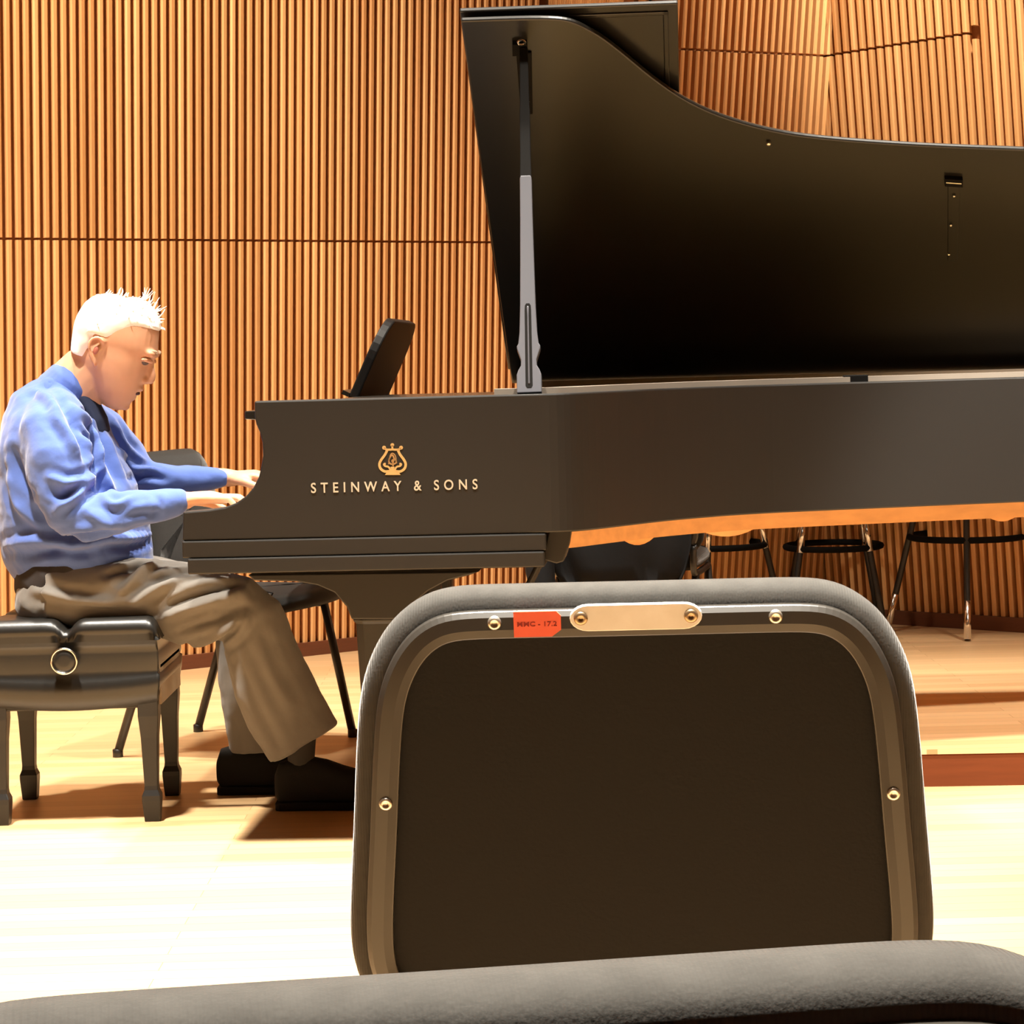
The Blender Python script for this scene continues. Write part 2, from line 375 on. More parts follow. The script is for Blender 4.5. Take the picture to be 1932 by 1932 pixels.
# low riser by the folded wall
yr0 = GP(1830, 1485).y
bm = bmesh.new(); pts = [(.72, yr0+.035), (1.33, yr0), (1.93, 8.20), (f23.x, f23.y-.02), (.72, f23.y-.35)]
prism(bm, [(x, y, 0) for x, y in pts], [(x, y, RISER_Z-.012) for x, y in pts]); ro = struct(obj('trim_1', bm, 'riserface')); ro['label'] = 'low brown stage riser face'
bm = bmesh.new(); prism(bm, [(x, y-.004, RISER_Z-.012) for x, y in pts], [(x, y-.004, RISER_Z) for x, y in pts]); fo = struct(obj('floor_riser', bm, 'floor'))
# ================================================================ GRAND PIANO
C0 = P(480, 757, 5.17); PHI = math.radians(4)
ux = V((math.cos(PHI), -math.sin(PHI), 0)); vy = V((math.sin(PHI), math.cos(PHI), 0)); PO = V((C0.x, C0.y, 0))
piano = thing('grand_piano', 'black concert grand piano with its lid propped open and gold lettering on its side', 'piano', PO, -PHI)
def loc3(p): d = V(p) - PO; return V((d.dot(ux), d.dot(vy), d.z))
def pl(px, py, t=0.0):
    q = loc3(hit(px, py, PO + vy*t, vy)); return V((q.x, q.z))
ZT = C0.z; ZB = pl(345, 1020).y; TW = 1.5
prof = [(480,757),(480.5,785),(483,800),(490,815),(495,835),(496,860),(493,880),(488,900),(478,920),(465,935),(447,948),(425,957),(395,962),(345,966),(344,1020)]
pf = [pl(*p) for p in prof]; pf[0].y = ZT; pf[-1].y = ZB; SF = pf[-1].x
poly = pf + [V((.1, ZB)), V((.1, ZT))]
bm = bmesh.new()
for t0, t1 in ((0, .05), (TW-.05, TW)):
    dz = 0 if t0 == 0 else .020
    prism(bm, [(p.x, t0, min(p.y, ZT-dz)) for p in poly], [(p.x, t1, min(p.y, ZT-dz)) for p in poly])
bm.faces.ensure_lookup_table()
bmesh.ops.delete(bm, geom=[f for f in bm.faces if all(abs(v.co.x-.1) < 1e-6 for v in f.verts)], context='FACES_ONLY')
rim = cr([(.1,0),(.35,0),(.55,0),(.655,.0),(.72,.045),(.80,.155),(.89,.275),(1.0,.38),(1.1,.445),(1.2,.485),(1.45,.565),(1.79,.665),(2.1,.735),(2.32,.80),(2.47,.90),(2.55,1.05),(2.56,1.2),(2.52,1.36),(2.42,1.46),(2.28,1.5),(1.6,1.5),(.8,1.5),(.1,1.5)], 5)
def rim_off(d):
    out = []
    for i, p in enumerate(rim):
        t = (rim[min(i+1, len(rim)-1)] - rim[max(i-1, 0)]).normalized(); out.append(p + V((-t.y, t.x))*d)
    return out
def wall_strip(bm, A, B, z0, z1, cap=True):
    rings = [[(a.x, a.y, z0), (a.x, a.y, z1 - (.020 if a.y > 1.3 and a.x < .40 else 0)), (b.x, b.y, z1 - (.020 if a.y > 1.3 and a.x < .40 else 0)), (b.x, b.y, z0)] for a, b in zip(A, B)]
    loft(bm, [[V(p) for p in r] for r in rings], cap)
wall_strip(bm, rim, rim_off(.05), ZB, ZT, False)
bmesh.ops.remove_doubles(bm, verts=bm.verts, dist=.0008)
case = obj('case', bm, 'black', piano, bevel=.0035)
bm = bmesh.new(); wall_strip(bm, [p for p, r_ in zip(rim_off(.052), rim) if r_.x > .50], [p for p, r_ in zip(rim_off(.115), rim) if r_.x > .50], ZB+.03, ZT+.012); obj('inner_rim', bm, 'graywood', piano)
bm = bmesh.new(); wall_strip(bm, rim_off(.055), rim_off(.12), ZB-.040, ZB+.02); obj('rim_underside', bm, 'rawwood', piano)
ir = [p for p in rim_off(.10) if p.y < 1.0 and p.x < 2.35]
for nm, z0, z1, m_ in (('iron_plate', .88, .895, 'bronze'), ('soundboard', .74, .752, 'rawwood')):
    bm = bmesh.new(); loft(bm, [[V((p.x, p.y, z0)), V((p.x, p.y, z1)), V((p.x, TW-.10, z1)), V((p.x, TW-.10, z0))] for p in ir]); obj(nm, bm, m_, piano)
def rimt(x):
    for p, q in zip(rim, rim[1:]):
        if p.y < 1 and p.x <= x <= q.x: return p.y + (q.y-p.y)*(x-p.x)/(q.x-p.x)
    return 0
# wooden braces showing under the rim
for pxc, hw, zbot, t0 in ((1205, 58, .630, .31), (1378, 100, .628, .50), (1905, 62, .632, .71)):
    a = pl(pxc-hw, 985, t0).x; b_ = pl(pxc+hw, 985, t0).x; bm = bmesh.new(); n = 12
    top = [(a + (b_-a)*i/n, ZB+.03) for i in range(n+1)]
    bot = [(a + (b_-a)*i/n, ZB - (ZB-zbot)*math.sin(PI*i/n)**.8) for i in range(n+1)][::-1]
    ring = top + bot[1:-1] if False else top + bot
    ring = [r for i, r in enumerate(ring)]
    prism(bm, [(x, rimt(x)+.19, z) for x, z in ring], [(x, 1.36, z) for x, z in ring]); obj('brace', bm, 'rawwood', piano)
# key bed with its two stepped bands
zb1 = pl(345, 1053).y; zb2 = pl(358, 1083).y; SE = pl(1030, 1010).x
bm = bmesh.new(); box(bm, (SF, -.006, zb1), (SE, TW+.006, ZB-.0015)); box(bm, (SF+.012, -.012, zb2), (SE-.004, TW+.012, zb1-.0015)); 
box(bm, (SF+.003, .003, ZB-.01), (SE-.02, TW-.003, ZB+.003)); obj('key_bed', bm, 'black', piano, bevel=.003)
bm = bmesh.new(); c1 = [pl(*p, .0) for p in ((1034,1004),(1077,1003),(1073,1030),(1062,1062),(1048,1066),(1022,1058),(1028,1030))]
prism(bm, [(p.x, .03, p.y) for p in c1], [(p.x, .16, p.y) for p in c1]); obj('bracket', bm, 'black', piano, bevel=.003)
bm = bmesh.new(); box(bm, (SF, .05, ZB-.01), (SF+.018, TW-.05, ZB+.035)); obj('key_slip', bm, 'black', piano, bevel=.002)
for t0 in (.055, TW-.055-.085):
    bm = bmesh.new(); box(bm, (SF+.02, t0, ZB-.005), (.06, t0+.085, ZB+.055)); obj('key_block', bm, 'black', piano, bevel=.004)
KT = .728; t0 = .142; kp = (TW-.284)/52
bm = bmesh.new(); box(bm, (SF+.022, .0006, KT-.022), (.03, kp-.0006, KT)); wk = obj('white_key', bm, 'ivory', piano, bevel=.0012, seg=1); wk.location = (0, t0, 0)
for i in range(1, 52):
    k = wk.copy(); COL.objects.link(k); k.location = (0, t0+kp*i, 0)
bm = bmesh.new(); box(bm, (SF+.075, -.0055, KT-.002), (.03, .0055, KT+.012)); bk = obj('black_key', bm, 'ebony', piano, bevel=.0015, seg=1); first = True
for i in range(1, 52):
    # counted from the treble end: C8, then octaves of B A G F E D C
    nat = 'CBAGFED'[i % 7]; 
    if nat in 'BE' or (i == 51 and False): continue   # no sharp between C-B above or F-E
    k = bk if first else bk.copy()
    if not first: COL.objects.link(k)
    first = False; k.location = (0, t0+kp*i, 0)
# fallboard and lip
bm = bmesh.new(); fl = [pl(462,776,.06), pl(480,776,.06), pl(480,795,.06), pl(462,791,.06)]; s0 = fl[0].x
prism(bm, [(s0, .058, ZT-.022), (.06, .058, ZT-.022), (.06, .058, ZT-.045), (.052, .058, KT+.01), (.04, .058, KT+.01), (.04, .058, ZT-.045), (s0, .058, ZT-.040)],
      [(s0, TW-.058, ZT-.022), (.06, TW-.058, ZT-.022), (.06, TW-.058, ZT-.045), (.052, TW-.058, KT+.01), (.04, TW-.058, KT+.01), (.04, TW-.058, ZT-.045), (s0, TW-.058, ZT-.040)])
obj('fallboard', bm, 'gloss', piano, bevel=.002)
# music shelf and desk
bm = bmesh.new(); box(bm, (.16, .06, ZT-.016), (.53, .62, ZT-.002)); box(bm, (.16, .06, ZT-.05), (.53, TW-.06, ZT-.03)); box(bm, (.20, .5, ZT-.04), (.40, 1.05, ZT-.016)); obj('music_shelf', bm, 'gloss', piano, bevel=.003)
tD0, tD1 = .44, 1.06
lo = pl(657, 749, tD0); hi = pl(722, 598, tD0); dv = (hi-lo); LD = dv.length; dv.normalize(); dn = V((dv.y, -dv.x))
def desk(t, q, off): p = lo + dv*q + dn*off; return V((p.x, t, p.y))
out = []; r = .10
out += [V((tD0, 0)), V((tD1, 0))]
for i in range(9): a = PI/2*i/8; out.append(V((tD1-r+r*math.cos(a), LD-r+r*math.sin(a))))
for i in range(9): a = PI/2+PI/2*i/8; out.append(V((tD0+r+r*math.cos(a), LD-r+r*math.sin(a))))
bm = bmesh.new(); prism(bm, [desk(p.x, p.y, 0) for p in out], [desk(p.x, p.y, .022) for p in out]); dk = obj('music_desk', bm, 'deskblack', piano, bevel=.004)
bm = bmesh.new(); prism(bm, [desk(tD0, 0, -.018), desk(tD0, .0, .0), desk(tD0, .010, 0), desk(tD0, .010, -.018)], [desk(tD1, 0, -.018), desk(tD1, .0, .0), desk(tD1, .010, 0), desk(tD1, .010, -.018)]); obj('desk_ledge', bm, 'gloss', dk)
# ---- lid
TH = math.radians(34); HZ = ZT + .006; HT = TW + .004
lw = V((0, -math.cos(TH), math.sin(TH))); ln = V((0, math.sin(TH), math.cos(TH))); LO = V((0, HT, HZ))
def w2(p): return PO + ux*p.x + vy*p.y + V((0,0,p.z))
def lidpx(px, py, off=0):
    n = ux*0 + vy*ln.y + V((0,0,ln.z)); q = loc3(hit(px, py, w2(LO + ln*off), n)) - LO
    return V((q.x, q.dot(lw)))
def lidp(s, w_, off=0): return LO + V((s, 0, 0)) + lw*w_ + ln*off
edge = [(869,40),(900,39),(960,37),(1020,36),(1060,38),(1085,44),(1110,56),(1140,74),(1180,105),(1230,146),(1283,183),(1340,212),(1400,233),(1460,248),(1520,258),(1600,266),(1700,273),(1800,278),(1932,283)]
ep = [lidpx(*p) for p in edge]; hl = lidpx(967, 733)
tail = cr([ep[-1], V((2.1, .765)), V((2.33, .69)), V((2.47, .58)), V((2.55, .43)), V((2.56, .28)), V((2.53, .14)), V((2.45, .0))], 4)[1:]
ep = cr(ep, 3)
op = [V((hl.x, 0))] + ep + tail
bm = bmesh.new(); prism(bm, [lidp(p.x, p.y, 0) for p in op], [lidp(p.x, p.y, .013) for p in op]); lid = obj('lid', bm, 'lidblack', piano, bevel=.004)
g0 = .034; fa = lidpx(868, 22, g0); fb = lidpx(1279, 12, g0)
bm = bmesh.new(); q = [(hl.x-.01, .02), (fb.x, .02), (fb.x, fa.y), (ep[0].x-.004, fa.y)]
prism(bm, [lidp(a, b_, g0) for a, b_ in q], [lidp(a, b_, g0+.012) for a, b_ in q]); flap = obj('lid_flap', bm, 'lidblack', piano, bevel=.003)
bm = bmesh.new(); x0, x1, y1 = fb.x-.36, fb.x-.022, fa.y-.022
for a, b_ in (((x0, y1-.012), (x1, y1)), ((x1-.012, .3), (x1, y1))): prism(bm, [lidp(*c_, g0-.004) for c_ in (a, (b_[0], a[1]), b_, (a[0], b_[1]))], [lidp(*c_, g0+.001) for c_ in (a, (b_[0], a[1]), b_, (a[0], b_[1]))])
obj('flap_moulding', bm, 'lidblack', flap, bevel=.003)
for w_ in (.3, .8, 1.3):
    bm = bmesh.new(); c_ = lidp(hl.x+.02, w_, .021); box(bm, tuple(c_-V((.02, .01, 0))), tuple(c_+V((.02, .01, .016)))); obj('flap_hinge', bm, 'brass', lid)
# prop socket plates and screws under the lid
def lid_plate(name, pxs, off=-.006, m='iron', par=lid):
    bm = bmesh.new(); q = [lidpx(*p, 0) for p in pxs]
    prism(bm, [lidp(p.x, p.y, off) for p in q], [lidp(p.x, p.y, .001) for p in q]); return obj(name, bm, m, par, bevel=.0015)
def lid_screw(px, py, r, par):
    p = lidpx(px, py, -.006); bm = bmesh.new(); lathe(bm, lidp(p.x, p.y, -.006), tuple(-ln), [(0, r), (.002, r*.8), (.003, r*.3)], 12); obj('screw', bm, 'steel', par, smooth=True)
sp = lid_plate('prop_socket', [(974,98),(1003,96),(1005,212),(983,213)]); cup = lid_plate('prop_cup', [(967,76),(994,75),(996,96),(967,98)], -.014, 'iron')
lid_screw(985, 111, .004, sp); lid_screw(995, 192, .005, sp)
p_ = lidpx(984, 80, -.02); bm = bmesh.new(); ring_tube(bm, lidp(p_.x, p_.y, -.02), (1,0,0), tuple(lw), .008, .0025, 16, 6); obj('prop_ring', bm, 'chrome', cup)
s2_ = lid_plate('prop_socket', [(1782,331),(1816,333),(1816,347),(1782,345)], -.012); s3_ = lid_plate('prop_socket', [(1788,348),(1812,349),(1806,490),(1788,490)], -.003, 'lidblack')
bm = bmesh.new(); q = [lidpx(*p, -.012) for p in ((1785,343),(1814,345),(1814,347),(1785,345))]; prism(bm, [lidp(p.x,p.y,-.0135) for p in q], [lidp(p.x,p.y,-.0125) for p in q]); obj('socket_lip', bm, 'chrome', s2_)
for px, py in ((1800,370),(1794,425),(1790,480)): lid_screw(px, py, .004, s3_)
lid_screw(1450, 272, .006, lid)
# prop stick: stands on the rim, reaches the socket; black lower stick coloured grey for its glare, with groove, black upper rod
TP = .028; base = pl(999, 738, TP); bp0 = V((base.x, TP, ZT)); tp = lidpx(988, 90, -.012); tpp = lidp(tp.x, tp.y, -.012)
pdir = (tpp - bp0); PLn = pdir.length; pd = pdir.normalized(); sd = V((1, 0, 0)); sd = (sd - pd*sd.dot(pd)).normalized(); nd = pd.cross(sd)
if nd.y > 0: nd = -nd
def prop_y(py):   # pixel row -> distance along the stick
    return (738 - py)/(738 - 90)*PLn
PXM = 1/858.0
wid = [(738,23),(735,23),(706,23),(698,20),(690,15),(680,14.5),(668,18.5),(660,21.5),(655,22),(650,19),(642,18),(630,16.5),(580,14.5),(500,13),(420,11.8),(345,11.2),(340,9.5)]
bm = bmesh.new(); rings = []
for py, hw in wid:
    c_ = bp0 + pd*prop_y(py); h = hw*PXM; th = .010
    rings.append([c_ + sd*h + nd*th, c_ - sd*h + nd*th, c_ - sd*h - nd*th, c_ + sd*h - nd*th])
loft(bm, rings); prop = obj('lid_prop', bm, 'prop', piano, bevel=.0018)
bm = bmesh.new(); pts = [(730, 4), (726, 6.5), (590, 6.0), (582, 5.5), (578, 3)]
prism(bm, [bp0 + pd*prop_y(y) + sd*(h*PXM) + nd*.0098 for y, h in pts] + [bp0 + pd*prop_y(y) - sd*(h*PXM) + nd*.0098 for y, h in pts[::-1]], [bp0 + pd*prop_y(y) + sd*(h*PXM) + nd*.0108 for y, h in pts] + [bp0 + pd*prop_y(y) - sd*(h*PXM) + nd*.0108 for y, h in pts[::-1]]); obj('prop_groove', bm, 'iron', prop)
bm = bmesh.new(); pts = [(722, 2), (600, 1.6), (585, 2.2)]
limb(bm, [bp0 + pd*prop_y(y) + nd*.0106 for y, h in pts], [h*PXM for y, h in pts], lat=nd, n=8); obj('short_prop', bm, 'prop', prop, smooth=True)
bm = bmesh.new(); rings = []
for py, hw in ((346, 11), (300, 10), (215, 10), (200, 9), (92, 8)):
    c_ = bp0 + pd*prop_y(py); h = hw*PXM; th = .008
    rings.append([c_ + sd*h + nd*th, c_ - sd*h + nd*th, c_ - sd*h - nd*th, c_ + sd*h - nd*th])
loft(bm, rings); obj('prop_rod', bm, 'iron', prop, bevel=.002)
bm = bmesh.new(); a = pl(1592, 715, .58); b_ = pl(1638, 712, .58); box(bm, (a.x, .58, ZT-.002), (b_.x, .625, ZT+.016)); obj('lid_latch', bm, 'iron', piano, bevel=.002)
# ---- legs
def piano_leg(px_off, t, zfloor=0.0, s_abs=None, casterdir=-1):
    """leg prism with scrolled bracket; px profile measured on the treble front leg"""
    br = [(468,1084),(905,1078),(885,1085),(845,1095),(808,1115),(778,1140),(760,1168),(664,1168),(655,1145),(632,1118),(600,1104),(560,1097),(480,1095)]
    q = [pl(*p, .08) for p in br]; cx = pl(710, 1168, .08).x; dx = 0 if s_abs is None else s_abs - cx
    bm = bmesh.new(); prism(bm, [(p.x+dx, t-.065, min(p.y, zb2)) for p in q], [(p.x+dx, t+.065, min(p.y, zb2)) for p in q])
    zt_ = pl(710, 1168, .08).y; hw = .054
    rings = []
    for z, h in ((zt_+.004, hw), (zt_-.004, hw+.002), (zt_-.012, hw-.004), (.25, .041), (.11, .032), (.105, .037), (.085, .037), (.08, .030)):
        c_ = .012
        rings.append([V((cx+dx+x*h/1, t+y*h, z)) for x, y in ((1,.6),(.6,1),(-.6,1),(-1,.6),(-1,-.6),(-.6,-1),(.6,-1),(1,-.6))])
    loft(bm, rings); lg = obj('leg', bm, 'black', piano, bevel=.003)
    bm = bmesh.new(); lathe(bm, (cx+dx, t, .045), (0,0,1), [(0, .022), (.012, .026), (.03, .024), (.036, .03)], 16)
    for sy in (-.026, .018): box(bm, (cx+dx+casterdir*.048-.012, t+sy, .03), (cx+dx+.01, t+sy+.008, .062))
    cs = obj('caster', bm, 'brass', lg, bevel=.002)
    bm = bmesh.new(); lathe(bm, (cx+dx+casterdir*.020, t-.016, .036), (0,1,0), [(0,.02),(.0,.034),(.004,.036),(.028,.036),(.032,.034),(.032,.02)], 24); obj('wheel', bm, 'brass', cs)
    return lg
piano_leg(0, .14); piano_leg(0, TW-.14)
piano_leg(0, 1.1, s_abs=2.1)
# ---- pedal lyre
bm = bmesh.new(); box(bm, (.30, .63, .12), (.33, .66, zb2)); box(bm, (.30, .84, .12), (.33, .87, zb2)); box(bm, (.26, .58, .07), (.37, .92, .13)); lyre = obj('pedal_lyre', bm, 'black', piano, bevel=.004)
for tt in (.66, .75, .84):
    bm = bmesh.new(); limb(bm, [(.34, tt, .10), (.24, tt, .085), (.14, tt, .07)], [.006, .006, .004], [.012, .016, .022]); obj('pedal', bm, 'brass', lyre, smooth=True)
for tt in (.64, .86):
    bm = bmesh.new(); tube(bm, [(.34, tt, .14), (.62, tt, ZB-.03)], .008); obj('lyre_brace', bm, 'black', lyre)
# ---- inlaid emblem and lettering on the cheek
def ribbon(bm, pts, hw, t=-.0012):
    pts = [V(p) for p in pts]; L_, R_ = [], []
    for i, p in enumerate(pts):
        d = (pts[min(i+1, len(pts)-1)] - pts[max(i-1, 0)]).normalized(); n_ = V((-d.y, d.x)); h = hw[i] if isinstance(hw, list) else hw
        L_.append(p + n_*h); R_.append(p - n_*h)
    ring = L_ + R_[::-1]; prism(bm, [(p.x, t, p.y) for p in ring], [(p.x, .001, p.y) for p in ring])
K = 5.367
def em(x, y): return pl(560 + x/K, 820 + y/K)
bm = bmesh.new(); r1 = .0016
def blob(x, y, r):
    c_ = em(x, y); prism(bm, [(c_.x + r*math.cos(a), -.0012, c_.y + r*math.sin(a)) for a in [2*PI*i/12 for i in range(12)]], [(c_.x + r*math.cos(a), .001, c_.y + r*math.sin(a)) for a in [2*PI*i/12 for i in range(12)]])
for sx in (-1, 1):
    mx = lambda x: 970 + sx*(x-970)
    ribbon(bm, cr([em(mx(x), y) for x, y in ((1022,150),(1045,200),(1085,255),(1103,300),(1090,345),(1050,372),(1005,372))], 4), .0027)
    ribbon(bm, cr([em(mx(x), y) for x, y in ((1005,372),(995,350),(1015,325),(1045,318),(1058,300),(1040,292))], 4), .0020)
    blob(mx(1056), 132, .0042)
    ribbon(bm, cr([em(mx(x), y) for x, y in ((1056,132),(1035,150),(1000,152),(970,150))], 3), .0022)
blob(967, 105, .0040); ribbon(bm, [em(967, 105), em(969, 150)], .002)
q = [em(*p) for p in ((893,408),(1050,408),(1040,390),(1000,372),(985,345),(990,325),(950,325),(955,345),(940,372),(905,390))]
prism(bm, [(p.x, -.0012, p.y) for p in q], [(p.x, .001, p.y) for p in q])
obj('emblem', bm, 'gold', piano)
bm = bmesh.new(); ribbon(bm, cr([em(x, y) for x, y in ((975,320),(975,280),(985,240),(965,205),(940,240),(935,280),(965,300),(1005,285),(1000,250),(965,262),(975,285))], 4), .0016); ribbon(bm, cr([em(x, y) for x, y in ((930,300),(945,215),(968,188),(998,215),(1012,290))], 4), .0010); obj('emblem_scroll', bm, mat('dull_gold', (.40, .24, .10), .4, metal=.6), piano)
a = pl(587, 922); b_ = pl(901, 912); ht = abs(pl(740, 907).y - pl(740, 926).y)
bm = text_bm('STEINWAY & SONS', (b_.x-a.x), ht*1.02, .0016, 1.75)
o = obj('lettering', bm, 'letter', piano); o.rotation_euler = (PI/2, 0, 0)
o.location = ((a.x+b_.x)/2, -.0008, (a.y+b_.y)/2)
# ================================================================ BENCH
bY0 = 5.55; bn = 780
bc = P(130, 1245, bY0); BX = bc.x; BL = .40; BW = .212
bench = thing('piano_bench', 'black tufted artist bench with square legs and a round chrome side knob, under the pianist', 'bench', (BX, bY0+BL/2, 0), 0)
def bz(py): return P(130, py, bY0).z
zc1 = bz(1176); zc0 = bz(1305); zap = bz(1341)
bm = bmesh.new(); nx, ny = 40, 30
def cush(u, v):    # top height profile: two lobes across, two along
    fu = min(1, (1-abs(u))*9)**.5 if abs(u) < 1 else 0; fv = min(1, (1-abs(v))*9)**.5 if abs(v) < 1 else 0
    lob = abs(math.sin(PI*(u+.04)))**.45 * abs(math.sin(PI*v))**.5 if False else (1 - .55*math.exp(-((u+.03)/.09)**2) - .0) * (1 - .35*math.exp(-(v/.08)**2))
    return .052*fu*fv*max(0, lob)
vs = [[bm.verts.new((-BW + 2*BW*i/nx, -BL/2 + BL*j/ny, zc1 - .045 + cush(-1+2*i/nx, -1+2*j/ny))) for j in range(ny+1)] for i in range(nx+1)]
for i in range(nx):
    for j in range(ny): bm.faces.new((vs[i][j], vs[i+1][j], vs[i+1][j+1], vs[i][j+1]))
border = [vs[i][0] for i in range(nx+1)] + [vs[nx][j] for j in range(1, ny+1)] + [vs[i][ny] for i in range(nx-1, -1, -1)] + [vs[0][j] for j in range(ny-1, 0, -1)]
prev = border; N = len(border)
for k, (dz, ins) in enumerate(((-.012, -.006), (-.05, -.004), (-.09, .004), (-.098, .007), (-.102, .002), (-.13, .004), (-.165, .010))):
    cur = []
    for v in border:
        x, y = v.co.x, v.co.y; sag = -.018*(1-(x/BW)**2) if k == 6 and abs(y) > BL/2-.01 else (-.012*(1-(x/BW)**2) if 3 <= k <= 5 else 0)
        cur.append(bm.verts.new((x - math.copysign(ins, x)*(abs(x) > BW-.01), y - math.copysign(ins, y)*(abs(y) > BL/2-.01), zc1 - .045 + dz + .02 + sag*(1))))
    for i in range(N): bm.faces.new((prev[i], prev[(i+1)%N], cur[(i+1)%N], cur[i]))
    prev = cur
bm.faces.new(prev)
obj('cushion', bm, 'vinyl', bench, smooth=True)
bm = bmesh.new(); box(bm, (-BW+.012, -BL/2+.014, zap), (BW-.014, -BL/2+.034, zc0+.05)); box(bm, (-BW+.012, BL/2-.034, zap), (BW-.014, BL/2-.014, zc0+.05)); box(bm, (-BW+.012, -BL/2+.02, zap), (-BW+.03, BL/2-.02, zc0+.05)); obj('apron', bm, 'benchblack', bench, bevel=.003)
bm = bmesh.new(); box(bm, (BW-.026, -BL/2+.036, zap+.004), (BW-.004, BL/2-.036, zc0+.055)); obj('side_rail', bm, 'sidewood', bench, bevel=.002)
for lx in (-1, 1):
    for ly in (-1, 1):
        bm = bmesh.new(); rings = []
        cx, cy = lx*(BW-.034), ly*(BL/2-.034)
        for z, h in ((zap+.06, .024), (zap-.02, .024), (.20, .0195), (.085, .0155), (.075, .0165), (.062, .0215), (.05, .0215), (.0, .0175)):
            xo = -lx*0; rings.append([V((cx + a*h, cy + b*h, z)) for a, b in ((1,1),(-1,1),(-1,-1),(1,-1))])
        loft(bm, rings); obj('leg', bm, 'benchblack', bench, bevel=.002)
kc = P(123, 1246, bY0); kx, kz = kc.x-BX, kc.z
bm = bmesh.new(); ring_tube(bm, (kx, -BL/2-.016, kz), (1,0,0), (0,0,1), .0295, .0028, 40, 8); kn = obj('knob_ring', bm, 'chrome', bench, smooth=True)
bm = bmesh.new(); lathe(bm, (kx, -BL/2+.02, kz), (0,-1,0), [(0,.022),(.018,.024),(.030,.029),(.036,.028),(.037,.012)], 28); obj('knob', bm, 'vinyl', kn, smooth=True)
# ================================================================ PERSON
YC = 5.80; YN, YF = 5.60, 6.03
def S(Y): return Y/4500.0
PB = V((P(300, 1200, YC).x, YC, 0))
def pp(px, py, Y): return P(px, py, Y) - PB
def limbpx(bm, lst, n=18):
    """list of (px, py, Y, in-plane half width px, depth half width m)"""
    limb(bm, [pp(a, b, c_) for a, b, c_, _, _ in lst], [d*S(c_) for _, _, c_, d, _ in lst], [e for *_, e in lst], n=n)
# ---- head
HO = (222, 668); hu = (.34, -.94); hf = (.94, .34)
def hp(a, b, y=0.0): return pp(HO[0] + a*hu[0] + b*hf[0], HO[1] + a*hu[1] + b*hf[1], YC) + V((0, y, 0))
HS = S(YC)
slices = [(98,-38,22,.030),(92,-58,38,.046),(80,-76,52,.060),(64,-86,60,.070),(45,-90,65,.0745),(30,-90,69,.0755),(22,-89,71.5,.0745),(12,-87,68,.072),(2,-85,65.5,.071),(-10,-82,65.5,.071),(-25,-77,64.5,.069),(-38,-68,63,.066),(-50,-55,63,.062),(-62,-42,60,.058),(-74,-28,56,.053),(-86,-12,52,.046),(-95,2,45,.036),(-100,14,36,.022)]
def head_bm(bm, grow=0.0, lim=None):
    rings = []
    for a, bb, bf, hw in slices:
        if lim and not lim(a): continue
        cb, rb_ = (bb+bf)/2, (bf-bb)/2; ring = []
        for j in range(32):
            th = 2*PI*j/32; c_, s_ = math.cos(th), math.sin(th)
            e = .82 if c_ > 0 else .95
            x = math.copysign(abs(c_)**e, c_)*(rb_ + grow/HS); y = math.copysign(abs(s_)**.9, s_)*(hw + grow)
            # eye sockets
            ring.append(hp(a + (grow/HS if a > 80 else 0), cb + x, y))
        rings.append(ring)
    loft(bm, rings)
body_bm = bmesh.new(); head_bm(body_bm)
limb(body_bm, [hp(14, 64), hp(0, 66), hp(-16, 73), hp(-25, 75)], [.007, .009, .012, .011], [.008, .010, .013, .013], n=12)      # nose bridge and tip
for sy in (-1, 1):
    ellipsoid(body_bm, hp(-31, 66, sy*.012), hp(-31, 74, 0)-hp(-31, 66, 0), (0, .009, 0), hp(-25, 66)-hp(-31, 66))                   # nostril
    ellipsoid(body_bm, hp(23, 62, sy*.030), hp(23, 72.5)-hp(23, 62), (0, .028, 0), hp(31, 62)-hp(23, 62))                              # brow ridge
    ex = [hp(14,-22, sy*.078), hp(20,-34, sy*.083), hp(12,-45, sy*.085), hp(-5,-44, sy*.083), hp(-20,-34, sy*.079), hp(-30,-24, sy*.075)]
    limb(body_bm, cr(ex, 3), [.0045]*16, [.006]*16, n=8)                                                                             # ear helix
    limb(body_bm, cr([hp(8,-24, sy*.072), hp(-8,-30, sy*.074), hp(-24,-25, sy*.073)], 3), [.008, .010, .010, .010, .009, .008, .006], [.004]*7, n=8)
ellipsoid(body_bm, hp(-47, 62), hp(-47, 70)-hp(-47, 62), (0, .022, 0), hp(-42, 62)-hp(-47, 62))      # upper lip
ellipsoid(body_bm, hp(-67, 55), hp(-67, 62)-hp(-67, 55), (0, .019, 0), hp(-62, 55)-hp(-67, 55))      # lower lip
ellipsoid(body_bm, hp(-88, 46), hp(-88, 56)-hp(-88, 46), (0, .020, 0), hp(-80, 46)-hp(-88, 46))      # chin
limbpx(body_bm, [(190,690,YC,54,.052),(165,708,YC,57,.056),(140,732,YC,58,.062),(112,765,YC,60,.08)])      # neck
limbpx(body_bm, [(112,790,YC,52,.09),(105,860,YC,76,.14),(118,960,YC,90,.145),(135,1060,YC,90,.15),(125,1105,YC,58,.14)])   # trunk inside the clothes
def arm(bm, pts): limbpx(bm, pts, 14)
arm(body_bm, [(112,830,YN+.05,34,.040),(118,900,YN+.01,32,.038),(138,968,YN,30,.034),(230,955,YN,27,.030),(330,946,YN+.01,19,.026),(352,944,YN+.01,17,.026)])
arm(body_bm, [(150,830,YF-.06,36,.040),(225,858,YF,34,.042),(285,908,YF,30,.036),(360,905,YF,24,.030),(425,901,YF,18,.026),(440,902,YF,16,.026)])
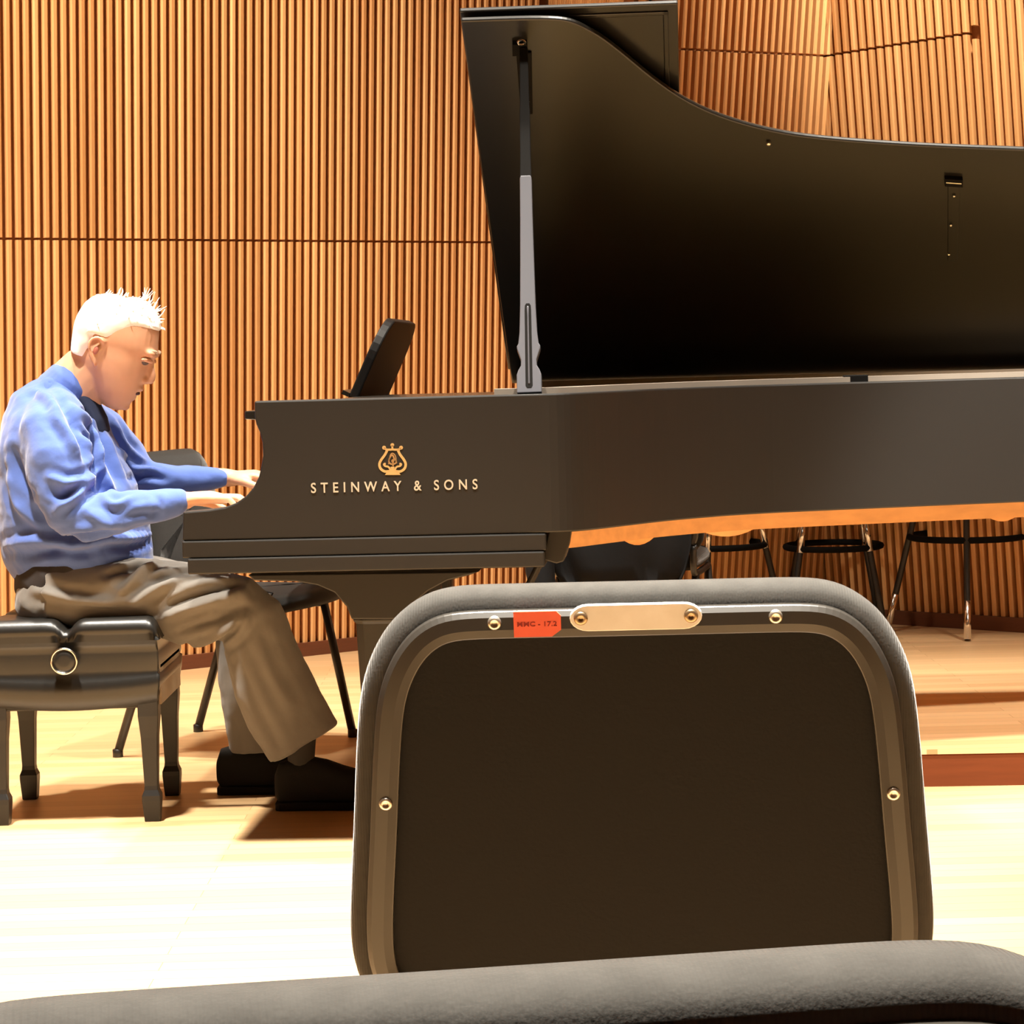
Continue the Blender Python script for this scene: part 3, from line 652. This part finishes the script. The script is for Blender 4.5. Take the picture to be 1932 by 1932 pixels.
def hand(bm, wx, wy, Y, s, sgn, droop):
    """palm down, fingers towards +x onto the keys; sgn = side of the thumb (+1 away from the camera)"""
    k = S(Y)
    def q(a, h, y): return P(wx, wy, Y) - PB + V((a*s, y*s, h*s))
    limb(bm, [q(-.01,.0,0), q(.025,.004,0), q(.060,.006,0), q(.092,.0,0)], [.018*s,.0165*s,.0155*s,.012*s], [.026*s,.036*s,.042*s,.042*s], n=16)
    for i, (y, L, st) in enumerate(((-.034,.058,.082), (-.012,.074,.092), (.011,.080,.094), (.033,.072,.090))):
        y = y*sgn
        pts = [q(st-.03, .002, y*.85), q(st, .004, y), q(st+L*.42, .004-droop*.25, y*1.08), q(st+L*.75, -.016-droop*.8, y*1.1), q(st+L*.92, -.034-droop, y*1.1)]
        limb(bm, pts, [.0095*s,.0092*s,.0085*s,.0076*s,.0062*s], n=10)
    pts = [q(.012, -.002, .024*sgn), q(.040, -.008, .046*sgn), q(.068, -.018, .058*sgn), q(.092, -.030, .060*sgn)]
    limb(bm, pts, [.0130*s,.0118*s,.0100*s,.0075*s], n=10)
hand(body_bm, 350, 944, YN+.015, 1.0, 1, .004)
hand(body_bm, 436, 903, YF, 1.0, -1, .012)
legN = [(135,1128,5.71,40,.065),(190,1128,5.69,46,.070),(330,1130,5.69,38,.060),(450,1145,5.69,34,.052),(475,1170,5.69,34,.050),(500,1230,5.69,34,.046),(540,1330,5.69,28,.038),(568,1420,5.69,19,.026),(572,1470,5.69,19,.026)]
legF = [(140,1128,5.90,40,.065),(195,1128,5.92,46,.070),(320,1127,5.92,40,.060),(425,1138,5.92,34,.052),(448,1165,5.92,34,.050),(455,1230,5.92,34,.046),(463,1330,5.92,28,.038),(470,1410,5.92,19,.026),(470,1460,5.92,19,.026)]
limbpx(body_bm, legN); limbpx(body_bm, legF)
person = obj('person', body_bm, 'skin'); person.location = PB; remesh(person, .0042, 5)
tag(person, 'white haired pianist in a blue sweatshirt and grey trousers, leaning over the keys', 'person')
# ---- face details
for sy in (-1, 1):
    bm = bmesh.new(); ellipsoid(bm, hp(5, 55, sy*.034), hp(5, 65)-hp(5, 55), (0, .012, 0), hp(12, 55)-hp(5, 55)); ey = obj('eye', bm, 'eye', person, smooth=True)
    bm = bmesh.new(); limb(bm, [hp(8, 54, sy*.052), hp(10, 63, sy*.042), hp(9, 67, sy*.028)], [.004,.0055,.005], n=8); obj('eyelid', bm, 'skin', person, smooth=True)
    bm = bmesh.new(); limb(bm, cr([hp(26, 58, sy*.050), hp(29, 68.5, sy*.036), hp(27, 72.5, sy*.018)], 3), [.002,.003,.004,.004,.004,.003,.002], n=8); obj('eyebrow', bm, 'brow', person, smooth=True)
    bm = bmesh.new(); ellipsoid(bm, hp(-4,-31, sy*.0795), hp(-4,-26)-hp(-4,-31), (0, .004, 0), hp(4,-31)-hp(-4,-31), 10, 8); obj('ear_hollow_shade', bm, 'lip', person, smooth=True)  # raised dark spot: shade inside the ear put into its colour
bm = bmesh.new(); ellipsoid(bm, hp(-56.5, 54), hp(-56.5, 65.5)-hp(-56.5, 54), (0, .021, 0), hp(-51, 54)-hp(-56.5, 54)); obj('mouth', bm, 'dark', person, smooth=True)
# ---- hair: a cap over the skull with loose tufts
hb = bmesh.new(); rings = []
for a, bb, bf, hw in slices:
    if a < 20: continue
    cut = 0 if a > 62 else (62-a)*1.5                     # hairline recedes at the front
    bf2 = bf - cut - 3; cb, rb_ = (bb+bf2)/2, (bf2-bb)/2
    rings.append([hp(a + (7 if a > 40 else 2), cb + math.cos(2*PI*j/28)*(rb_+5), math.copysign(abs(math.sin(2*PI*j/28))**.9, math.sin(2*PI*j/28))*(hw+.005)) for j in range(28)])
loft(hb, rings)
rings = []
for a, bb, bf, hw in slices:
    if not (-26 < a < 50): continue
    f_ = bb + (62 if a > 5 else max(20, 62 + (a-5)*1.0)); cb, rb_ = (bb+f_)/2, (f_-bb)/2
    rings.append([hp(a, cb - 4 + math.cos(2*PI*j/28)*(rb_+2), math.sin(2*PI*j/28)*(hw+.001)*(.98 if a > 0 else .93)) for j in range(28)])
loft(hb, rings)
ellipsoid(hb, hp(92, 6), hp(92, 40)-hp(92, 6), (0, .050, 0), hp(114, 6)-hp(92, 6))
ellipsoid(hb, hp(82, 24), hp(82, 52)-hp(82, 24), (0, .046, 0), hp(105, 24)-hp(82, 24))
hair = obj('hair', hb, 'hair', person); remesh(hair, .004, 3)
bm = bmesh.new(); rd = random.Random(3)
for i in range(300):
    a = rd.uniform(20, 104); th = rd.uniform(0, 2*PI)
    if a < 66 and math.cos(th) > -.2: continue
    i0 = min(range(len(slices)), key=lambda k: abs(slices[k][0]-a)); _, bb, bf, hw = slices[i0]
    if a < 60: bf -= (60-a)*1.6
    cb, rb_ = (bb+bf)/2, (bf-bb)/2; bx = cb + math.cos(th)*rb_; yy = math.sin(th)*hw
    L = rd.uniform(5, 13)*(1.2 if a > 85 else .8); base_ = hp(a+4, bx, yy)
    d = (hp(a + L*(.3 + .9*(a/104)**2), bx + math.cos(th)*L*.35 + rd.uniform(2, 8), yy*(1 + .12) + rd.uniform(-.006, .006)) - base_)
    tube(bm, [base_, base_ + d*.55 + V((rd.uniform(-.002,.002), 0, 0)), base_ + d], [.0024, .0018, .0006], 5)
for (a, b_, n_) in ((116, 8, 9), (104, 36, 6), (84, -68, 4)):   # standing wisps
    for k in range(n_):
        base_ = hp(a-14, b_ + rd.uniform(-16, 16), rd.uniform(-.02, .02)); tip = hp(a + rd.uniform(6, 24), b_ + rd.uniform(-8, 22), rd.uniform(-.03, .03))
        tube(bm, [base_, (base_+tip)/2 + V((.003, 0, 0)), tip], [.0026, .0016, .0005], 5)
obj('hair_tufts', bm, 'hair', hair, smooth=True)
# ---- clothes
def ripple(o, folds, nz=0.0, nscale=9, gain=1.25):
    """press folds into a cloth mesh: (points in px, Y, height, width) ridges (+) and creases (-)"""
    me = o.data; fl = []
    bvh = BVHTree.FromPolygons([v.co for v in me.vertices], [p.vertices for p in me.polygons])
    def on(x, y, Y):
        h = bvh.ray_cast(CAM - PB, ray(x, y).normalized())[0]
        return h if h is not None else pp(x, y, Y)
    for pts, Y, amp, wd in folds:
        c = [on(q.x, q.y, Y) for q in cr([V(p) for p in pts], 14)]; fl.append((c, amp, wd))
    nrm = [v.normal.copy() for v in me.vertices]
    for v in me.vertices:
        co = v.co; d_ = 0
        for c, amp, wd in fl:
            best, kb = 1e9, 0
            for k, q in enumerate(c):
                dd = (q-co).length_squared
                if dd < best: best, kb = dd, k
            if best < (wd*3.2)**2 and amp:
                d = math.sqrt(best); tp = math.sin(PI*(kb+.6)/(len(c)+.2))**.5
                d_ += gain*amp*tp*(math.exp(-(d/wd)**2) - .45*math.exp(-((d-1.9*wd)/wd)**2))
        if nz: d_ += nz*mnoise.fractal(co*nscale, 1.0, 2.0, 3)
        v.co = co + nrm[v.index]*d_
sw = bmesh.new()
limbpx(sw, [(156,1052,YC,134,.178),(146,1022,YC,144,.186),(132,975,YC,138,.186),(118,900,YC,124,.190),(104,830,YC,106,.190),(100,785,YC,92,.165),(104,768,YC,80,.130),(112,752,YC,62,.092),(118,744,YC,54,.080)], 28)
limbpx(sw, [(104,790,YN+.10,58,.075),(100,815,YN+.045,62,.075),(108,860,YN+.01,61,.070),(118,920,YN,58,.066),(130,958,YN-.01,54,.062),(168,975,YN-.01,47,.058),(250,962,YN,37,.048),(318,950,YN+.01,29,.041),(338,946,YN+.01,25,.037)], 20)
limbpx(sw, [(140,800,YF-.10,60,.075),(188,822,YF-.03,56,.072),(235,868,YF,46,.064),(275,905,YF,38,.056),(340,910,YF,31,.046),(400,903,YF,22,.038),(424,901,YF,19,.034)], 20)
swo = obj('sweatshirt', sw, 'blue', person); remesh(swo, .0055, 14)
ripple(swo, [
  (((92,900),(130,912),(165,903),(186,886)), YN-.062, .013, .010), (((104,962),(132,945),(158,922),(186,905)), YN-.062, .012, .010), (((96,930),(125,935),(150,915)), YN-.066, -.010, .009),
  (((112,757),(138,795),(156,838),(162,872)), YN-.055, -.013, .012), (((95,780),(122,812),(142,852)), YN-.062, .010, .011), (((140,770),(164,800),(178,846),(180,880)), YN+.05, .014, .012), (((150,800),(168,840),(172,890)), YN-.03, -.013, .011),
  (((60,735),(92,752),(120,790)), YN-.02, .008, .012), (((26,850),(36,890),(64,935)), YN-.02, -.014, .014), (((16,900),(34,950),(80,1000)), YN-.02, .010, .013),
  (((105,1000),(150,1012),(215,1004)), YN+.02, -.012, .012), (((10,1030),(70,1018),(130,1030)), YN+.02, .011, .012), (((120,1040),(180,1020),(290,1012)), YN+.03, .012, .012), (((40,1052),(110,1040),(170,1045)), YN+.02, -.012, .011), (((200,1030),(250,1030),(296,1015)), YN+.03, -.010, .010),
  (((190,930),(215,952),(250,940)), YN-.045, .008, .009), (((220,985),(265,970),(300,972)), YN-.045, -.006, .010), (((160,960),(200,985),(240,984)), YN-.055, .007, .012), (((290,930),(300,950),(296,975)), YN-.04, -.005, .008),
  (((215,795),(236,840),(268,868)), YF-.07, .012, .011), (((225,850),(255,885),(288,888)), YF-.06, .012, .010), (((240,905),(275,895),(310,905)), YF-.05, -.010, .009), (((190,810),(205,860),(225,910)), YC-.10, -.016, .014), (((180,850),(196,900),(210,930)), YC-.13, .012, .012)], .006, 11)
bm = bmesh.new()
limb(bm, [pp(116, 752, YC), pp(123, 742, YC), pp(129, 734, YC)], [57*HS, 57*HS, 54*HS], [.082, .078, .073], n=28); co = obj('collar', bm, 'blue', person); remesh(co, .004, 3)
bm = bmesh.new(); limbpx(bm, [(160,752,YC,22,.058),(172,770,YC,19,.062),(186,794,YC,17,.066),(194,816,YC,13,.06)], 20); sh = obj('shirt_front', bm, 'navy', person); remesh(sh, .005, 3)
bm = bmesh.new(); limbpx(bm, [(142,1076,YC,102,.180),(132,1090,YC,104,.187)], 28); un = obj('shirt_hem', bm, 'undershirt', person); remesh(un, .005, 3)
tr = bmesh.new()
limbpx(tr, [(150,1092,YC,104,.166),(122,1110,YC,98,.180),(108,1126,YC,78,.186)], 28)
for Y, leg in ((5.69, [(95,1124,66,.098),(190,1120,68,.094),(300,1118,66,.088),(400,1128,56,.080),(452,1138,52,.074),(476,1160,58,.073),(488,1215,68,.073),(513,1290,76,.074),(546,1355,78,.076),(574,1402,74,.076)]),
               (5.92, [(100,1122,66,.098),(190,1116,68,.094),(290,1108,62,.088),(390,1120,52,.080),(440,1134,48,.074),(455,1160,50,.072),(458,1215,52,.072),(466,1290,54,.072),(478,1350,56,.072),(486,1415,54,.072)])):
    pts = [(a, b, Y, r, d) for a, b, r, d in leg]
    limb(tr, [pp(a, b, c_) for a, b, c_, _, _ in pts], [d*S(c_) for _, _, c_, d, _ in pts], [e for *_, e in pts], n=22, round_ends=False)
limbpx(tr, [(290,1140,5.685,52,.080),(350,1162,5.68,58,.076),(415,1160,5.68,48,.070),(450,1150,5.69,44,.066)], 20)
tro = obj('trousers', tr, 'trousers', person); remesh(tro, .0055, 8)
ripple(tro, [
  (((225,1120),(262,1085),(292,1058)), 5.60, .013, .011), (((250,1135),(300,1110),(345,1080)), 5.60, .012, .011), (((280,1095),(320,1090),(360,1075)), 5.63, -.010, .010), (((320,1140),(385,1115),(452,1100)), 5.605, -.012, .011),
  (((310,1165),(385,1140),(455,1120)), 5.605, .013, .012), (((330,1195),(400,1172),(458,1142)), 5.61, -.013, .011), (((345,1222),(405,1200),(462,1165)), 5.62, .012, .011), (((60,1112),(130,1130),(220,1140)), 5.59, .010, .012), (((150,1150),(230,1152),(300,1160)), 5.60, -.008, .012),
  (((425,1215),(455,1190),(470,1160)), 5.622, .010, .010), (((470,1180),(500,1250),(550,1340)), 5.61, .005, .014), (((440,1230),(480,1320),(530,1420)), 5.62, -.006, .014), (((200,1085),(250,1070),(285,1062)), 5.60, -.010, .010)], .004, 12)
# ---- shoes
def shoe(hx, hy, Y, name_extra=None):
    """heel at pixel (hx, hy sole row), toe to the right"""
    h = GP(hx, hy, 0); h = V((P(hx, hy, Y).x, Y, 0)); bm = bmesh.new(); rings = []
    secs = [(0,.030,.028,.085),(.010,.012,.035,.112),(.045,.010,.038,.122),(.09,.010,.040,.124),(.125,.010,.044,.116),(.165,.010,.050,.100),(.21,.012,.053,.086),(.255,.014,.049,.074),(.285,.018,.036,.060),(.298,.024,.016,.046)]
    for a, z0, hw, zt in secs:
        zc, hh = (z0+zt)/2, (zt-z0)/2
        rings.append([h - PB + V((a, math.copysign(abs(math.cos(t))**.75, math.cos(t))*hw, zc + math.copysign(abs(math.sin(t))**.75, math.sin(t))*hh)) for t in [2*PI*j/18 for j in range(18)]])
    loft(bm, rings); s_ = obj('shoe', bm, 'shoe', person, smooth=True)
    bm = bmesh.new(); outl = [V((a, hw+.003)) for a, _, hw, _ in secs] + [V((a, -hw-.003)) for a, _, hw, _ in secs[::-1]]
    prism(bm, [h - PB + V((p.x, p.y, 0)) for p in outl], [h - PB + V((p.x, p.y, .020)) for p in outl]); obj('sole', bm, 'shoe', s_, bevel=.003)
    for k in range(4):
        a = .115 + k*.020; z = .112 - k*.0075
        bm = bmesh.new(); limb(bm, cr([h - PB + V((a, -.022, z-.010)), h - PB + V((a+.004, 0, z+.004)), h - PB + V((a, .022, z-.010))], 3), [.0022]*7, n=6); obj('lace', bm, 'tube', s_, smooth=True)
    return s_
shoe(522, 1532, 5.69); shoe(413, 1516, 5.92)
for ax, ay, tx, ty, Y in ((568,1385,570,1458,5.69),(486,1400,478,1460,5.92)):
    bm = bmesh.new(); limbpx(bm, [(ax,ay,Y,29,.036),(tx-2,ty-14,Y,25,.031)], 16); obj('sock', bm, 'sock', person, smooth=True)
# ================================================================ MUSICIANS' CHAIRS
def rrect_outline(k=1.0):
    """outline of the padded back, metres from top centre: x right, q up (top = 0), counter-clockwise seen from behind"""
    right = [(0,0),(330,0),(372,6),(415,26),(452,58),(480,100),(502,150),(515,200),(527,330),(535,460),(545,600),(549,690),(543,760),(515,830),(440,875),(300,890),(0,892)]
    pr = [V((x/2160*k*(1.004 + .020*min(y, 760)/600), -y/2160*k)) for x, y in right]
    pl_ = [V((-p.x, p.y)) for p in pr[1:-1]]
    loop = pl_[::-1]                       # bottom-left ... top-left? build explicitly CCW (x right, up)
    ccw = [pr[-1]] + pr[::-1][1:] + pl_    # bottom centre -> up the right side -> top centre -> down the left
    d = cr(ccw, 4, True); n = 200                       # resample evenly, then relax the corners
    L = [0]
    for a, b in zip(d, d[1:] + d[:1]): L.append(L[-1] + (b-a).length)
    out, k = [], 0
    for i in range(n):
        t = L[-1]*i/n
        while L[k+1] < t: k += 1
        a, b = d[k], d[(k+1) % len(d)]; f = (t-L[k])/max(1e-9, L[k+1]-L[k]); out.append(a*(1-f) + b*f)
    for _ in range(10): out = [out[i]*.5 + (out[i-1] + out[(i+1) % n])*.25 for i in range(n)]
    return out
def musician_chair(label, loc, rz, group=None):
    t = thing('musician_chair', label, 'chair', loc, rz, group)
    lean = math.radians(10); H = .87
    up = V((0, -math.sin(lean), math.cos(lean))); fwd = V((0, math.cos(lean), math.sin(lean))); top = V((0, 0, H))   # root sits under the top edge
    def bk_(x, q, n): return top + V((x, 0, 0)) + up*q + fwd*n
    ol = rrect_outline()
    bm = bmesh.new(); rings = []
    for ins, n in ((.060, .004), (.020, .002), (.008, .003), (.002, .010), (0, .020), (.002, .032), (.010, .044), (.025, .052), (.06, .058), (.12, .060)):
        rings.append([bk_(p.x, p.y, n) for p in offset(ol, ins)])
    loft(bm, rings); obj('back_pad', bm, 'fabric', t, smooth=True)
    inner = offset(ol, .039)
    bm = bmesh.new(); prism(bm, [bk_(p.x, p.y, -.001) for p in inner], [bk_(p.x, p.y, .006) for p in inner]); obj('back_panel', bm, 'panel', t)
    a, b_ = offset(ol, .0165), offset(ol, .0405); bm = bmesh.new()
    # flat steel band round the back, open at the bottom where it runs down to the seat
    keep = [i for i, p in enumerate(ol) if p.y > -.388]
    # order: start at lower right, over the top, to lower left
    prs = []
    n = len(ol)
    start = next(i for i in range(n) if ol[i].y > -.388 and ol[i-1].y <= -.388)
    idx = [(start+k) % n for k in range(n) if ol[(start+k) % n].y > -.388]
    rings = [[bk_(a[i].x, a[i].y, -.003), bk_(a[i].x, a[i].y, .004), bk_(b_[i].x, b_[i].y, .002), bk_(b_[i].x, b_[i].y, -.007), bk_(a[i].x*.35+b_[i].x*.65, a[i].y*.35+b_[i].y*.65, -.0085), bk_(a[i].x*.8+b_[i].x*.2, a[i].y*.8+b_[i].y*.2, -.0075)] for i in idx]
    loft(bm, rings); obj('back_frame', bm, 'bar', t, bevel=.0012)
    for x, q in ((-.120, -.0255), (.120, -.0255), (-.2205, -.1875), (.2205, -.1875)):
        bm = bmesh.new(); lathe(bm, bk_(x, q, -.008), tuple(-fwd), [(-.002,.006),(.0015,.006),(.003,.0048),(.0032,.003),(.0016,.002)], 18); obj('screw', bm, 'steel', t, smooth=True)
    # seat
    bm = bmesh.new(); so = cr([(-.20,.10),(-.225,.16),(-.225,.45),(-.19,.50),(0,.515),(.19,.50),(.225,.45),(.225,.16),(.20,.10),(0,.09)], 3, True)
    if sum(so[i-1].x*so[i].y - so[i].x*so[i-1].y for i in range(len(so))) < 0: so = so[::-1]
    loft(bm, [[V((p.x, p.y, z)) for p in offset(so, ins)] for ins, z in ((.04,.415),(.008,.418),(0,.43),(0,.445),(.008,.46),(.03,.468),(.08,.472))]); obj('seat', bm, 'fabric', t, smooth=True)
    for sx in (-1, 1):
        bm = bmesh.new(); tube(bm, cr([V((sx*.225, .06, .50)), V((sx*.222, .075, .43)), V((sx*.222, .14, .405)), V((sx*.222, .44, .405))], 5), .011); tube(bm, [bk_(sx*.230, -.385, .0), V((sx*.225, .06, .50))], .011); obj('seat_rail', bm, 'tube', t, smooth=True)
        for y0, y1, x1 in ((.12, -.02, .235), (.43, .50, .245)):
            bm = bmesh.new(); tube(bm, [(sx*.222, y0, .405), (sx*x1, y1, .012)], .0125); lathe(bm, (sx*x1, y1, 0), (0,0,1), [(0,.015),(.022,.015),(.024,.012)], 14); obj('leg', bm, 'tube', t, smooth=True)
    t['_'] = 0; del t['_']
    return t, bk_, fwd
def top_center(px, py, Y): q = P(px, py, Y); return (q.x, q.y, 0)
CG = 'padded chairs in the audience rows'
ch, bk_, fwd = musician_chair('black padded chair with red sticker and metal plate on its back, before the piano', top_center(1196, 1110, 2.03), math.radians(-2.2))
ch2 = dup(ch, top_center(945, 1898, .728), math.radians(8.6), 'blurred charcoal chair back across the bottom edge, nearest the viewer, only its top showing')
# plate and sticker only on the first chair
def outline_stadium(w_, h, n=10):
    r = h/2; c_ = w_/2 - r*1.35
    return [V((c_ + r*1.35*math.cos(a), r*math.sin(a))) for a in [-PI/2 + PI*i/n for i in range(n+1)]] + [V((-c_ + r*1.35*math.cos(a), r*math.sin(a))) for a in [PI/2 + PI*i/n for i in range(n+1)]]
stq = outline_stadium(.113, .0235); pc = V((.001, -.0225))
bm = bmesh.new(); loft(bm, [[bk_(pc.x+p.x, pc.y+p.y, -.007) for p in stq], [bk_(pc.x+p.x, pc.y+p.y, -.0098) for p in stq], [bk_(pc.x+p.x*.985, pc.y+p.y*.93, -.0106) for p in stq]]); pt_ = obj('name_plate', bm, 'plate', ch)
for x in (-.047, .047):
    bm = bmesh.new(); lathe(bm, bk_(x+.001, -.0225, -.0105), tuple(-fwd), [(-.001,.0062),(.001,.006),(.002,.0042),(.0021,.002),(.001,.0015)], 16); obj('screw', bm, mat('plate_screw', (.45, .33, .20), .35, metal=.9), pt_, smooth=True)
lx0, lx1, lq0, lq1 = -.1035, -.0630, -.0385, -.0160
rr = [V((lx0,lq0)), V((lx1-.008,lq0)), V((lx1,lq0+.006)), V((lx1,lq1-.004)), V((lx1-.004,lq1)), V((lx0,lq1))]
bm = bmesh.new(); prism(bm, [bk_(p.x, p.y, -.007) for p in rr], [bk_(p.x, p.y, -.0092) for p in rr]); st_ = obj('sticker', bm, 'red', ch)
bm = text_bm('MMC - 17.2', .034, .0042, .0003); st_t = obj('sticker_text', bm, 'ink', st_)
xa = V((1,0,0)); za = -fwd; ya = za.cross(xa); mc = bk_(-.0835, -.0270, -.0094)
st_t.matrix_local = Matrix(((xa.x, ya.x, za.x, mc.x), (xa.y, ya.y, za.y, mc.y), (xa.z, ya.z, za.z, mc.z), (0,0,0,1)))
# chair behind the pianist, seen from its side; a jacket-draped one beyond the piano
bkc = P(305, 852, 6.72)
dirA = V((.398, -.16)).normalized(); rzA = math.atan2(dirA.y, dirA.x) - PI/2
chA = dup(ch2, (bkc.x-.02, bkc.y, 0), rzA, 'black padded chair behind the pianist, facing the piano', None, .955)
jb = P(1165, 800, 7.25)
chB = dup(ch2, (jb.x, jb.y, 0), math.radians(-12), 'black chair beyond the piano with a dark jacket over its back', None, .96)
M['darkfabric'] = weave_material('black_fabric', (.016, .0145, .0125))
for chx in (chA, chB):
    for c_ in chx.children:
        if c_.data and c_.data.materials and c_.data.materials[0] == M['fabric']:
            c_.data = c_.data.copy(); c_.data.materials[0] = M['darkfabric']
# jacket hanging over chair B's back
bm = bmesh.new(); rings = []; kx = 46
mB = Matrix.Translation(V((jb.x, jb.y, 0))) @ Matrix.Rotation(math.radians(-12), 4, 'Z')
for q, ww, yb, yf in ((.865,.16,-.02,.05),(.85,.20,-.05,.075),(.80,.225,-.07,.09),(.70,.235,-.075,.10),(.60,.235,-.080,.0),(.50,.225,-.085,-.01),(.42,.20,-.085,-.02),(.36,.17,-.07,-.03)):
    rings.append([mB @ V((math.copysign(abs(math.cos(a))**.6, math.cos(a))*ww*(1+.04*math.sin(5*a+q*9)), (yb+yf)/2 + .055 + math.copysign(abs(math.sin(a))**.7, math.sin(a))*(yf-yb)/2 + .012*math.sin(7*a + q*13), q + .012*math.sin(3*a))) for a in [2*PI*j/kx for j in range(kx)]])
loft(bm, rings)
jk = obj('jacket', bm, 'cloth', None, smooth=True); tag(jk, 'black jacket hanging over the chair beyond the piano, seen under the case', 'jacket')
bm = bmesh.new(); limb(bm, [mB @ V((-.235, .0, .78)), mB @ V((-.255, -.02, .60)), mB @ V((-.24, -.06, .42)), mB @ V((-.23, -.07, .36))], [.05,.05,.045,.04], [.055,.055,.05,.045], n=16); obj('sleeve', bm, 'cloth', jk, smooth=True)
# ================================================================ TALL STOOLS on the riser
def stool(label, px, py_ring, Y, Rring, spin, chrome, group='tall ring-footrest stools by the wall'):
    c_ = P(px, py_ring, Y); t = thing('tall_stool', label, 'stool', (c_.x, c_.y, RISER_Z), 0, group); zr = c_.z - RISER_Z; SH = .76
    bm = bmesh.new(); lathe(bm, (0,0,SH-.05), (0,0,1), [(0,.13),(.005,.165),(.02,.172),(.045,.165),(.055,.12)], 32); obj('seat', bm, 'vinyl', t, smooth=True)
    bm = bmesh.new(); ring_tube(bm, (0,0,zr), (1,0,0), (0,1,0), Rring, .011, 48, 8); obj('footrest', bm, 'iron', t, smooth=True)
    for k in range(4):
        a = spin + k*PI/2; d = V((math.cos(a), math.sin(a), 0))
        topp = d*.10 + V((0,0,SH-.045)); bot = d*(Rring*1.42) + V((0,0,.0))
        # pass through the ring height at Rring
        mid = d*Rring + V((0,0,zr))
        bm = bmesh.new(); tube(bm, [topp, mid, mid*.5 + bot*.5, bot + V((0,0,.004))], .011, 10); lg = obj('leg', bm, 'tube', t, smooth=True)
        z0, z1 = chrome
        def at(z): 
            if z > zr: f = (z-zr)/(topp.z-zr); return mid*(1-f) + topp*f
            f = z/zr; return bot*(1-f) + mid*f
        bm = bmesh.new(); tube(bm, [at(z0), at((z0+z1)/2), at(z1)], .0122, 10); obj('chrome_sleeve', bm, 'chrome', lg, smooth=True)
    return t
Y3 = 8.22
stool('tall black stool with a ring footrest, rightmost of the three by the wall', 1826, 1011, 8.12, .197, math.radians(168), (.005, .13))
stool('tall stool in shadow between two others under the piano body', 1572, 1030, 8.28, .165, math.radians(40), (.28, .41))
stool('tall stool just right of the black jacket, under the piano body', 1352, 1028, 8.22, .168, math.radians(75), (.30, .43))
bpy.context.view_layer.update()
